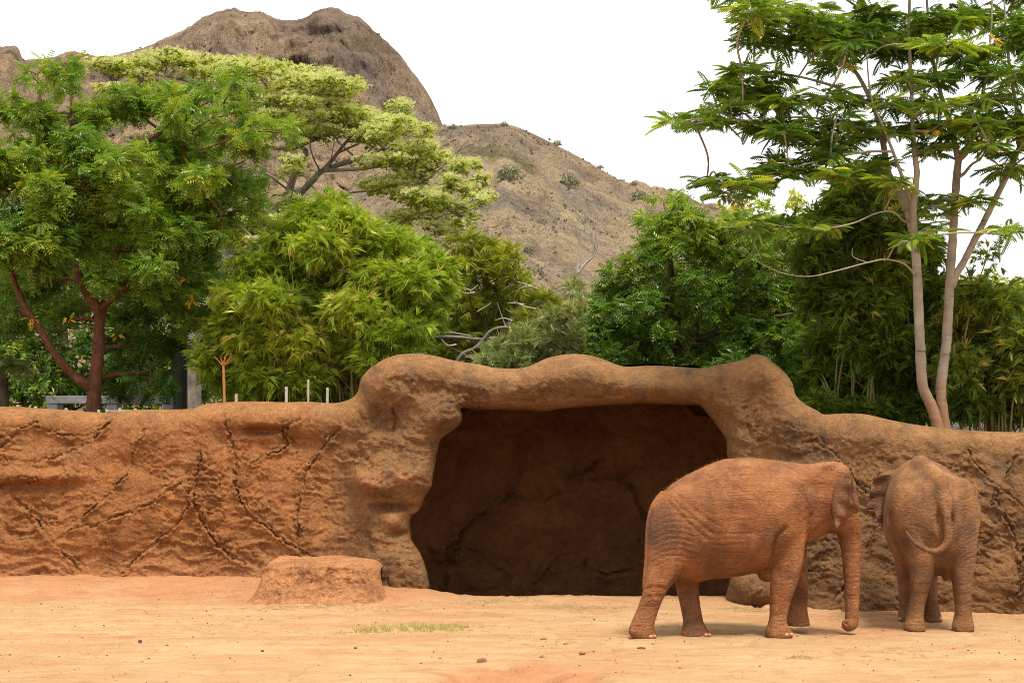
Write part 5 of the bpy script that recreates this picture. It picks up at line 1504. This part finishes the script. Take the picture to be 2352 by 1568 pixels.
t = Tree('snapped_tree', 'leaning broken white trunk beside the dark tree', 'dead tree', P(1312, 1000, 36.5) * np.array([1, 1, 0]) + [0, 0, 2.3], 27)
t.limb([(1290, 1010, 36.5), (1300, 860, 36.5), (1311, 745, 36.5), (1322, 710, 36.5), (1336, 685, 36.5), (1344, 672, 36.5)], .11, .07, 8, 7, .12)
t.limb([(1330, 700, 36.5), (1345, 693, 36.5), (1360, 688, 36.5)], .04, .02, 6)
t.finish(B_WHITE, {})

t = Tree('fallen_branches', 'grey bare limbs lying behind the cave roof', 'branch', P(1100, 900, 34.8) * np.array([1, 1, 0]) + [0, 0, 2.3], 28)
t.limb([(1040, 850, 34.8), (1060, 815, 34.8), (1090, 800, 34.8), (1110, 780, 34.8), (1125, 762, 34.8), (1150, 752, 34.8), (1200, 752, 34.8), (1260, 740, 34.8), (1290, 735, 34.8)], .042, .018, 8)
t.limb([(960, 790, 35), (985, 778, 35), (1020, 774, 35), (1060, 775, 35), (1100, 779, 35), (1150, 775, 35), (1200, 765, 35)], .045, .015, 8)
t.limb([(1000, 765, 35.2), (1040, 765, 35.2), (1085, 773, 35.2)], .035, .02, 7)
t.limb([(1080, 840, 34.6), (1110, 823, 34.6), (1150, 828, 34.6), (1180, 842, 34.6)], .03, .012, 6)
for k in range(14):
    s = t.nodes[t.rng.integers(0, len(t.nodes))][0]
    t.twig(s, s + np.array([t.rng.normal() * .5, t.rng.normal() * .2, t.rng.uniform(-.3, .5)]), .016, .004, .05, 4)
t.finish(B_GREY, {}, 'limbs')

t = Tree('wispy_shrub', 'wispy grey-green feathery shrub above the middle of the cave roof', 'shrub', P(1220, 950, 32.6) * np.array([1, 1, 0]) + [0, 0, 2.3], 29)
for k in range(22):
    bx = 1220 + t.rng.normal() * 40
    tip = (1215 + t.rng.normal() * 62, 765 + 60 * t.rng.random(), 32.6 + t.rng.normal() * .4)
    t.limb([(bx, 930, 32.6), ((bx + tip[0]) / 2, 850, 32.6), tip], .012, .004, 4, 5, 0)
cl = [(a, b_, c_, d_, 32.6 + rg.uniform(-.5, .5), .4) for a, b_, c_, d_ in [(1150, 810, 40, 24), (1200, 790, 44, 28), (1250, 770, 36, 30), (1280, 740, 30, 30), (1300, 790, 36, 36), (1240, 820, 50, 26), (1180, 835, 50, 22), (1310, 820, 40, 24), (1130, 835, 40, 16), (1330, 720, 20, 36), (1320, 670, 14, 22)]]
t.crown('foliage', T_WISP, cl, 34, 1.0, ax_droop(.6, -.7, .6), (0.5, 0.25), 0.15, branch=False)
t.finish(B_CULM, {'foliage': M_WISPL}, 'stems')

# ------------------------------------------------------------------ far background masses that close the gaps between the trees
def backtree(label, seed, px, Y, clumps, mat, temps, dens, size):
    t = Tree('background_tree', label, 'tree', P(px, 1000, Y) * np.array([1, 1, 0]) + [0, 0, 2.3], seed, 'trees in the background')
    top = min(c_[1] for c_ in clumps)
    t.limb([(px, 1005, Y), (px + 4, 900, Y), (px - 3, (900 + top) / 2, Y), (px, top + 20, Y)], .2, .04, 7)
    t.crown('crown', temps, [(a, b_, c_, d_, Y + rg.uniform(-1, 1), 1.0) for a, b_, c_, d_ in clumps], dens, size, ax_droop(.7, .3, .6), (0.5, 0.25), 0.4, twigs=3)
    t.finish(B_DARK, {'crown': mat})
backtree('olive tree at the right edge beyond the bamboo', 41, 2300, 41, [(2215, 660, 40, 24), (2260, 650, 40, 26), (2310, 660, 46, 28), (2350, 680, 40, 34), (2240, 700, 60, 36), (2320, 730, 60, 40), (2180, 690, 40, 40), (2390, 720, 50, 50), (2200, 760, 60, 50), (2300, 800, 80, 60), (2390, 820, 60, 70), (2180, 850, 60, 70), (2300, 900, 90, 60)], M_OLIVE, T_SMALL, 12, 1.4)
backtree('shaded tree behind the red-brown trunk at left', 42, 150, 50, [(a, b_, 90, 70) for a in (-20, 90, 200, 310, 420) for b_ in (620, 730, 830, 910)], M_NEEMR, T_SMALL, 12, 1.9)
backtree('shaded tree filling the gap behind the bright bamboo', 43, 640, 50, [(a, b_, 80, 60) for a in (520, 620, 720, 820, 920) for b_ in (680, 780, 880)], M_NEEMR, T_SMALL, 9, 1.7)
backtree('shaded tree behind the right bamboo', 44, 2020, 40, [(a, b_, 80, 64) for a in (1840, 1940, 2040, 2140, 2250, 2350) for b_ in (720, 820, 920)], M_NEEMR, T_SMALL, 9, 1.6)
backtree('shaded tree behind the dark tree over the cave', 45, 1500, 41, [(a, b_, 80, 50) for a in (1380, 1480, 1580, 1680, 1780) for b_ in (720, 820)] + [(1150, 850, 90, 40), (1280, 850, 90, 40)], M_NEEMR, T_SMALL, 9, 1.6)

# ------------------------------------------------------------------ pale twin-trunk tree on the right wall
t = Tree('feathery_tree', 'tall pale twin-trunked tree with feathery layered leaves', 'tree', P(2160, 1000, 28.9) * np.array([1, 1, 0]) + [0, 0, 2.3], 30)
Y0 = 28.9
A = [(2156, 1010, Y0), (2152, 972, Y0), (2138, 930, Y0), (2119, 883, Y0 - .05), (2114, 800, Y0 - .1), (2111, 741, Y0 - .15), (2106, 619, Y0 - .2), (2099, 548, Y0 - .2), (2086, 483, Y0 - .1), (2064, 438, Y0), (2041, 400, Y0 + .1), (2025, 309, Y0 + .2), (2006, 245, Y0 + .2), (1967, 168, Y0 + .3), (1928, 129, Y0 + .3), (1860, 60, Y0 + .2)]
t.limb(A[:9], .094, .062, 12)
t.limb(A[8:], .068, .013, 8)
t.limb([(2101, 560, Y0 - .2), (2098, 510, Y0 - .3), (2099, 464, Y0 - .4), (2106, 400, Y0 - .45), (2102, 361, Y0 - .45), (2097, 300, Y0 - .4), (2093, 193, Y0 - .3), (2088, 90, Y0 - .2), (2090, -20, Y0 - .2), (2095, -90, Y0)], .062, .015, 8)
t.limb([(2098, 480, Y0 - .3), (2077, 419, Y0 - .5), (2051, 348, Y0 - .6), (2025, 284, Y0 - .7), (2000, 220, Y0 - .7), (1990, 120, Y0 - .7)], .035, .01, 7)
Bq = [(2172, 1008, Y0 + .1), (2168, 965, Y0 + .1), (2161, 890, Y0 + .1), (2173, 793, Y0 + .1), (2180, 683, Y0 + .1), (2186, 580, Y0 + .1), (2190, 516, Y0 + .1), (2196, 419, Y0 + .1), (2202, 361, Y0 + .1)]
t.limb(Bq, .09, .055, 12)
t.limb([(2201, 365, Y0 + .1), (2193, 330, Y0 + .1), (2178, 270, Y0 + .2), (2160, 213, Y0 + .3), (2140, 120, Y0 + .3), (2130, 20, Y0 + .3), (2125, -80, Y0 + .3)], .055, .012, 8)
t.limb([(2201, 368, Y0 + .1), (2225, 340, Y0), (2244, 271, Y0 - .1), (2262, 190, Y0 - .2), (2275, 90, Y0 - .2), (2280, -40, Y0 - .2)], .05, .012, 8)
t.limb([(2198, 410, Y0 + .1), (2215, 398, Y0 + .05), (2232, 378, Y0), (2255, 360, Y0 - .1), (2290, 300, Y0 - .2)], .03, .01, 7)
t.limb([(2186, 660, Y0 + .1), (2196, 630, Y0 + .1), (2212, 604, Y0 + .1), (2244, 541, Y0 + .1), (2276, 477, Y0 + .1), (2309, 412, Y0 + .1), (2341, 341, Y0 + .1), (2375, 260, Y0), (2420, 150, Y0)], .062, .035, 9)
t.limb([(2341, 341, Y0 + .1), (2335, 250, Y0 + .2), (2320, 160, Y0 + .3), (2310, 60, Y0 + .4), (2305, -40, Y0 + .4)], .04, .012, 7)
t.limb([(2103, 636, Y0 - .2), (2090, 618, Y0 - .5), (2070, 603, Y0 - .8), (2032, 596, Y0 - 1.0), (1993, 603, Y0 - 1.1), (1909, 625, Y0 - 1.2), (1857, 635, Y0 - 1.2), (1800, 628, Y0 - 1.2), (1754, 609, Y0 - 1.2)], .019, .004, 6)
t.limb([(1993, 603, Y0 - 1.1), (1960, 590, Y0 - 1.1), (1958, 570, Y0 - 1.1)], .009, .003, 5)
t.limb([(2090, 500, Y0 - .1), (2077, 509, Y0 - .3), (2051, 487, Y0 - .6), (2012, 490, Y0 - .8), (1961, 512, Y0 - 1.0), (1890, 525, Y0 - 1.1), (1800, 520, Y0 - 1.1), (1720, 500, Y0 - 1.1)], .02, .005, 6)
t.limb([(2025, 309, Y0 + .2), (1960, 290, Y0 - .2), (1860, 270, Y0 - .5), (1740, 275, Y0 - .7), (1620, 280, Y0 - .8)], .024, .005, 6)
t.limb([(2051, 348, Y0 - .6), (1980, 350, Y0 - .8), (1880, 370, Y0 - 1.0), (1760, 400, Y0 - 1.1), (1640, 415, Y0 - 1.2)], .022, .005, 6)
t.limb([(2006, 245, Y0 + .2), (1920, 200, Y0), (1800, 170, Y0 - .2), (1690, 165, Y0 - .3)], .03, .007, 6)
t.limb([(1967, 168, Y0 + .3), (1880, 110, Y0 + .2), (1790, 60, Y0), (1720, 30, Y0)], .028, .007, 6)
CL = [(1560, 280, 32, 13), (1610, 272, 46, 18), (1670, 278, 52, 22), (1735, 292, 56, 24), (1800, 300, 60, 24), (1860, 322, 60, 24), (1920, 340, 60, 24), (1620, 418, 36, 15), (1665, 432, 44, 20), (1720, 428, 44, 18), (1775, 405, 50, 20), (1835, 392, 56, 22), (1895, 402, 56, 20), (1960, 398, 46, 22), (2010, 380, 36, 22), (1700, 160, 44, 20), (1665, 192, 36, 24),
      (1720, 205, 50, 26), (1690, 240, 40, 20), (1780, 190, 50, 20), (1760, 240, 50, 16), (1830, 240, 50, 18), (1890, 222, 46, 16), (1955, 232, 36, 16), (1745, 28, 50, 24), (1720, 75, 46, 26), (1790, 60, 60, 30), (1850, 40, 60, 30), (1850, 100, 60, 28), (1910, 80, 60, 32), (1920, 140, 50, 22), (1980, 55, 60, 32), (1975, 115, 60, 24), (2040, 30, 56, 26), (2040, 105, 56, 24),
      (2105, 70, 50, 28), (2110, 130, 46, 20), (2165, 40, 50, 30), (2170, 100, 50, 22), (2225, 60, 50, 30), (2240, 120, 50, 24), (2290, 40, 46, 30), (2310, 100, 46, 30), (2345, 60, 36, 40), (2340, 160, 40, 26), (2280, 170, 46, 20), (2210, 170, 46, 18), (2150, 190, 40, 16), (2080, 180, 40, 18), (2050, 240, 40, 20), (2120, 250, 46, 18), (2190, 240, 46, 16), (2260, 225, 46, 18), (2330, 225, 40, 22),
      (2110, 300, 50, 18), (2170, 300, 56, 18), (2230, 290, 56, 20), (2290, 280, 50, 22), (2340, 300, 40, 26), (2130, 345, 40, 20), (2290, 340, 46, 16), (2250, 330, 40, 14), (2315, 385, 36, 20), (1985, 310, 44, 24), (2040, 300, 36, 22), (1935, 280, 40, 18), (2060, 420, 26, 24), (2130, 470, 36, 22), (2090, 540, 22, 20), (2200, 470, 40, 18), (2160, 520, 30, 18),
      (1740, 520, 40, 13), (1800, 516, 44, 14), (1850, 526, 40, 13), (1905, 518, 36, 13), (2310, 525, 30, 13), (1740, -40, 80, 30), (1900, -50, 90, 30), (2060, -50, 90, 30), (2220, -50, 90, 30), (2360, -30, 60, 40), (2400, 120, 50, 60), (2400, 300, 50, 40)]
cl = [(a, b_, c_, d_, Y0 + rg.uniform(-1.2, .7), .38) for a, b_, c_, d_ in CL]
t.crown('crown', T_FERN, sub(cl, 3, .62), 17.5, 0.84, ax_flat(0.55, -0.02), (0.50, 0.22), 0.3, twigs=2, updown=0.2)
t.crown('yellow_leaves', T_NEEM, [(a, b_, 12, 8, 28.2, .1) for a, b_ in ((1690, 470), (1705, 466), (1945, 150), (1900, 275), (2280, 95), (2340, 300), (2140, 305))], 8, .6, ax_droop(), (.5, .3), branch=False)
t.finish(B_PALE, {'crown': M_FERN, 'yellow_leaves': M_YELLOW})

# ------------------------------------------------------------------ things behind the left wall
M_CONC = mat_plain('weathered_concrete', (0.46, 0.47, 0.47), (0.64, 0.65, 0.64), 7, 0.85, 0.3, 0.01)
M_PIPE = mat_plain('dark_green_pipe', (0.035, 0.042, 0.035), (0.075, 0.085, 0.072), 5, 0.6, 0.15, 0.005, (1, 1, .4))
M_STAKE = mat_plain('weathered_stake', (0.36, 0.26, 0.16), (0.52, 0.40, 0.27), 14, 0.85, 0.3, 0.01)
M_WSTAKE = mat_plain('white_stake', (0.33, 0.30, 0.24), (0.46, 0.42, 0.35), 14, 0.8, 0.2, 0.01)
M_ORANGE = mat_plain('dead_orange_cane', (0.36, 0.16, 0.04), (0.50, 0.24, 0.06), 12, 0.8, 0.3, 0.01)
Yr = 36.0
rail = empty('concrete_bench', P(255, 960, Yr) * np.array([1, 1, 0]) + [0, 0, 2.3])
tag(rail, 'long grey concrete bench behind the left wall and the red-brown trunk', 'bench')
a, b_ = P(113, 909, Yr), P(404, 927, Yr)
mb = MB(); mb.box(((a[0] + b_[0]) / 2, Yr, (a[2] + b_[2]) / 2), (b_[0] - a[0], 0.55, a[2] - b_[2]), bev=0.012); mb.build('seat_slab', M_CONC, rail, False)
for px in (126, 262, 392):
    c = P(px, 927, Yr); h_ = c[2] - 2.3
    mb = MB(); mb.box((c[0], Yr + .01, 2.3 + h_ / 2 - .004), (0.21, 0.45, h_ - .004), bev=0.01); mb.build('leg', M_CONC, rail, False)

cyl = MB()
c0, c1 = P(412, 960, 35.2), P(414, 809, 35.2)
c0[2] = 2.25
ang = np.linspace(0, 2 * np.pi, 25)[:-1]; R_ = 0.137
ringp = lambda z, r: np.stack([c1[0] + r * np.cos(ang), 35.2 + r * np.sin(ang), np.full(24, z)], 1)
zz = c1[2]
V = np.vstack([ringp(2.25, R_), ringp(zz - .03, R_), ringp(zz, R_), ringp(zz, R_ - .018), ringp(zz - .25, R_ - .018)])
fq = [(k * 24 + i, k * 24 + (i + 1) % 24, (k + 1) * 24 + (i + 1) % 24, (k + 1) * 24 + i) for k in range(4) for i in range(24)]
fq += [(96, 96 + i, 96 + i + 1, 96 + i + 2) for i in range(1, 22, 2)]
po = mesh_obj('pipe_post', V, np.array(fq), M_PIPE, None, True, loc=(c1[0], 35.2, 2.3))
tag(po, 'dark green cylindrical pipe post standing behind the left wall', 'post')

fence = empty('low_fence', P(170, 960, 32.2) * np.array([1, 1, 0]) + [0, 0, 2.3])
tag(fence, 'low stake fence with thin rails peeping over the left wall', 'fence')
tops = [(-30, 929), (41, 930), (82, 933), (152, 937), (275, 937), (311, 938)]
for px, py in tops:
    c = P(px, py, 32.2)
    mb = MB(); mb.box((c[0], 32.2, (c[2] + 2.2) / 2), (0.05, 0.05, c[2] - 2.2), bev=.006); mb.build('stake', M_STAKE, fence, False)
for px, py in ((227, 941), (246, 940)):
    c = P(px, py, 32.2)
    mb = MB(); mb.box((c[0], 32.2, (c[2] + 2.2) / 2), (0.045, 0.045, c[2] - 2.2), bev=.006); mb.build('white_stake', M_WSTAKE, fence, False)
for (p0, p1) in (((-30, 935), (152, 944)), ((246, 944), (330, 943))):
    mb = MB(); q0, q1 = P(*p0, 32.16), P(*p1, 32.16)
    mb.tube(np.array([q0, (q0 + q1) / 2, q1]), .014, 6); mb.build('rail', M_WSTAKE, fence)

STK = [(543, 905, M_STAKE, .05, 'short tan stake at the left foot of the bright bamboo'), (658, 888, M_WSTAKE, .045, 'white stake in front of the bright bamboo, left of the tan cane'),
       (708, 872, M_STAKE, .035, 'thin tan cane standing between two white stakes'), (752, 890, M_WSTAKE, .04, 'white stake nearest the cave in front of the bright bamboo')]
for px, py, mt, w_, lb in STK:
    c = P(px, py, 31.9)
    mb = MB(); mb.box((c[0], 31.9, (c[2] + 2.25) / 2), (w_, w_, c[2] - 2.25), bev=.006, jitter=.002)
    o = mb.build('garden_stake', mt, None, False, loc=(c[0], 31.9, 2.3)); tag(o, lb, 'stake', 'stakes in front of the bamboo')
cane = MB()
cane.tube(catmull([P(516, 960, 32.3), P(515, 900, 32.3), P(514, 862, 32.3), P(513, 838, 32.3)], 5), [.03, .024], 8, rough=.06)
for k in range(16):
    s_ = P(513, 842, 32.3)
    cane.tube(np.array([s_, s_ + np.array([RNG.normal() * .12, RNG.normal() * .08, .10 + .12 * RNG.random()])]), [.012, .003], 4, cap=False)
o = cane.build('broken_cane', M_ORANGE, None, loc=tuple(P(516, 960, 32.3) * np.array([1, 1, 0]) + np.array([0, 0, 2.3])))
tag(o, 'broken orange cane stump with splintered top at the left bamboo edge', 'cane')

# palm at the left edge
pr = empty('palm', P(0, 960, 35) * np.array([1, 1, 0]) + [0, 0, 2.3])
tag(pr, 'small feather palm with drooping fronds at the left edge', 'palm')
tr = MB(); pc = P(6, 852, 35.0)
tr.tube(np.array([[pc[0], 35, 2.2], [pc[0] + .02, 35, 2.7], [pc[0], 35, pc[2]]]), [.13, .11, .10], 9, rough=.08)
tr.build('trunk', B_DARK, pr)
prng = np.random.default_rng(8)
for k in range(24):
    az = prng.uniform(0, 2 * np.pi); el = prng.uniform(0.2, 1.2)
    L_ = prng.uniform(0.8, 1.15)
    d = np.array([math.cos(az) * math.cos(el), math.sin(az) * math.cos(el), math.sin(el)])
    pts = np.array([pc + d * L_ * t_ + np.array([0, 0, -0.75 * (t_ * L_) ** 2]) for t_ in np.linspace(0, 1, 14)])
    fr = MB(); fr.tube(pts, [.014, .004], 4, cap=False)
    sdv = np.cross(d, [0, 0, 1]); sdv /= np.linalg.norm(sdv)
    for i in range(1, 14):
        f_ = i / 13; l_ = 0.30 * math.sin(math.pi * (0.2 + 0.72 * f_))
        for q_ in np.linspace(0, 1, 3)[:-1]:
            p0 = pts[i - 1] * (1 - q_) + pts[i] * q_
            tan_ = pts[i] - pts[i - 1]; tan_ /= np.linalg.norm(tan_)
            for s_ in (-1, 1):
                dv = sdv * s_ * .8 + tan_ * .5 + np.array([0, 0, -.35]) + prng.normal(size=3) * .08
                tip = p0 + dv * l_; mid = p0 + dv * l_ * .45
                fr.add([p0, mid + tan_ * .012, tip, mid - tan_ * .012], [(0, 1, 2), (0, 2, 3)], None, prng.random())
    tag(fr.build('frond', M_PALM, pr, False))

# ------------------------------------------------------------------ small things on the yard
M_STONE = mat_plain('red_stone', (0.20, 0.085, 0.045), (0.34, 0.15, 0.075), 20, 0.9, 0.5, 0.01)
M_DARKST = mat_plain('dark_stone', (0.07, 0.045, 0.035), (0.16, 0.09, 0.06), 20, 0.9, 0.4, 0.01)
def gpt(px, py):
    """where a line of sight meets the yard"""
    Y = HC * F / (py - YH)
    for _ in range(4):
        x = (px - XC) / F * Y
        Y = (HC - float(ground_z(np.array([x]), np.array([Y]))[0])) * F / (py - YH)
    x = (px - XC) / F * Y
    return np.array([x, Y, float(ground_z(np.array([x]), np.array([Y]))[0])])
def stone(p_, w_, h_, mat, box=False):
    u = np.linspace(0, 2 * np.pi, 11)[:-1]; V = []
    for ph in np.linspace(-1.3, 1.3, 6):
        e_ = 4.0 if box else 2.2
        for t_ in u:
            cx_, sx_ = math.cos(t_), math.sin(t_); cz_, sz_ = math.cos(ph), math.sin(ph)
            f_ = lambda v_: math.copysign(abs(v_) ** (2 / e_), v_)
            V.append((f_(cz_) * f_(cx_) * w_ / 2, f_(cz_) * f_(sx_) * w_ * .35, f_(sz_) * h_ / 2 + h_ * .38))
    V = np.array(V) * (1 + (0.06 if box else 0.2) * perlin(np.array(V) * 9 / w_ * .3 + p_ * 7))[:, None]
    f = [(a_ * 10 + k, a_ * 10 + (k + 1) % 10, a_ * 10 + 10 + (k + 1) % 10, a_ * 10 + 10 + k) for a_ in range(5) for k in range(10)]
    return mesh_obj('stone', V + p_, np.array(f), mat, None, not box, loc=tuple(p_))
STONES = [(1107, 1518, 22, 11, 1, 'brick-shaped red stone on the bare ground at the front'), (1011, 1513, 9, 5, 0, 'small red stone left of the brick-shaped one'), (1245, 1505, 12, 11, 0, 'upright pointed red stone behind the dug patch'),
          (1337, 1502, 16, 8, 0, 'flat red stone right of the pointed one'), (1300, 1481, 13, 6, 0, 'tilted flat chip of red stone behind the flat one'), (1331, 1480, 8, 4, 0, 'little dark red stone beside the tilted chip'),
          (1473, 1489, 22, 4, 2, 'thin dark strip of bark left of the walking elephant'), (322, 1473, 10, 5, 2, 'small dark stone alone on the pale ground at left'), (1248, 1468, 14, 4, 0, 'flat reddish clod in the middle of the yard'),
          (816, 1489, 8, 5, 2, 'dark stone in front of the grass patch'), (1831, 1463, 6, 4, 2, 'dark pebble just ahead of the front foot'), (603, 1498, 8, 5, 2, 'dark stone left of the middle foreground')]
for px, py, w_, h_, k, lb in STONES:
    p_ = gpt(px, py); s_ = p_[1] / F
    o = stone(p_, w_ * s_, h_ * s_, M_DARKST if k == 2 else M_STONE, k == 1)
    tag(o, lb, 'stone' if 'bark' not in lb else 'bark', 'stones on the yard')
    if 'bark' in lb: o.name = 'bark_strip'
gv = MB(); sr = np.random.default_rng(19)
n_ = 2600
gxp = sr.uniform(-7.4, 7.6, n_); gyp = sr.uniform(18.6, 30.0, n_) ** 1.0
wdp = wall_depth_x(gxp)
keep = gyp < wdp - 0.1
gxp, gyp = gxp[keep], gyp[keep]
gzp = ground_z(gxp, gyp)
for x, y, z in zip(gxp, gyp, gzp):
    r_ = 0.004 + 0.014 * sr.random() ** 4
    q_ = sr.normal(size=(4, 3)); q_ /= np.linalg.norm(q_, axis=1)[:, None]
    q_ = q_ * r_ * np.array([1.4, 1.0, .8]) + np.array([x, y, z + r_ * .4])
    gv.add(q_, [(0, 1, 2), (0, 2, 3), (0, 3, 1), (1, 3, 2)], None, sr.random())
o = gv.build('gravel', M_DARKST, None, False); tag(o, 'scattered dark grit and crumbs over the yard', 'gravel', kind='stuff')

M_GRASS = mat_leaf('short_grass', [(0.0, (0.22, 0.24, 0.06)), (0.5, (0.40, 0.37, 0.11)), (1.0, (0.52, 0.40, 0.18))], 0.7, 0.2, gain=(1.05, 1.0, .9))
gm = MB()
pts = []
for _ in range(3600):
    u = sr.random() ** 0.9; px = 812 + 330 * u + sr.normal() * 8
    py = 1446 + sr.normal() * (3.8 if u < .8 else 1.8) + 4 * (u - .5)
    if perlin(np.array([[px / 28, py / 5, 2.0]]))[0] < -0.05 + 0.3 * (u > .8): continue
    pts.append((px, py, 1.0 - .6 * abs(u - .45)))
for _ in range(260):
    px = 390 + 260 * sr.random(); pts.append((px, 1374 + sr.normal() * 6, .55))
PA = np.array(pts); Yg = HC * F / (PA[:, 1] - YH); Xg = (PA[:, 0] - XC) / F * Yg
Zg = ground_z(Xg, Yg)
for x, y, z, h_ in zip(Xg, Yg, Zg, PA[:, 2]):
    d = sr.normal(size=2) * .03; hh = h_ * sr.uniform(.03, .085); w_ = .004
    gm.add([(x - w_, y, z - .005), (x + w_, y, z - .005), (x + d[0], y + d[1], z + hh)], [(0, 1, 2)], None, sr.random())
o = gm.build('grass', M_GRASS, None, False); tag(o, 'thin patch of short yellow-green grass on the bare yard', 'grass', kind='stuff')
M_STRAW = mat_leaf('straw', [(0.0, (0.42, 0.27, 0.12)), (1.0, (0.60, 0.42, 0.22))], 0.8, 0.05, gain=(.9, .9, .9))
sm = MB()
cent = [(760, 1396, 80, 7, 240), (900, 1400, 90, 7, 90), (620, 1400, 80, 5, 80), (1330, 1395, 110, 7, 160), (1740, 1400, 90, 6, 140), (1130, 1385, 80, 4, 70), (800, 1452, 60, 3, 60), (1300, 1470, 200, 20, 60), (480, 1440, 250, 25, 60), (2050, 1500, 180, 20, 50), (1840, 1512, 40, 4, 50)]
for cx_, cy_, sx_, sy_, n2 in cent:
    A2_ = np.stack([cx_ + sr.normal(size=n2) * sx_ * .5, np.maximum(cy_ + sr.normal(size=n2) * sy_ * .5, 1384)], 1)
    Yg = HC * F / (A2_[:, 1] - YH); Xg = (A2_[:, 0] - XC) / F * Yg; Zg = ground_z(Xg, Yg)
    for x, y, z in zip(Xg, Yg, Zg):
        a_ = sr.uniform(0, np.pi); l_ = sr.uniform(.02, .07); dx, dy = math.cos(a_) * l_, math.sin(a_) * l_
        sm.add([(x - dx, y - dy, z + .004), (x + dx, y + dy, z + .008), (x + dx, y + dy, z + .014), (x - dx, y - dy, z + .010)], None, [(0, 1, 2, 3)], sr.random())
o = sm.build('straw', M_STRAW, None, False); tag(o, 'loose straw and dry bits strewn along the wall foot', 'straw', kind='stuff')
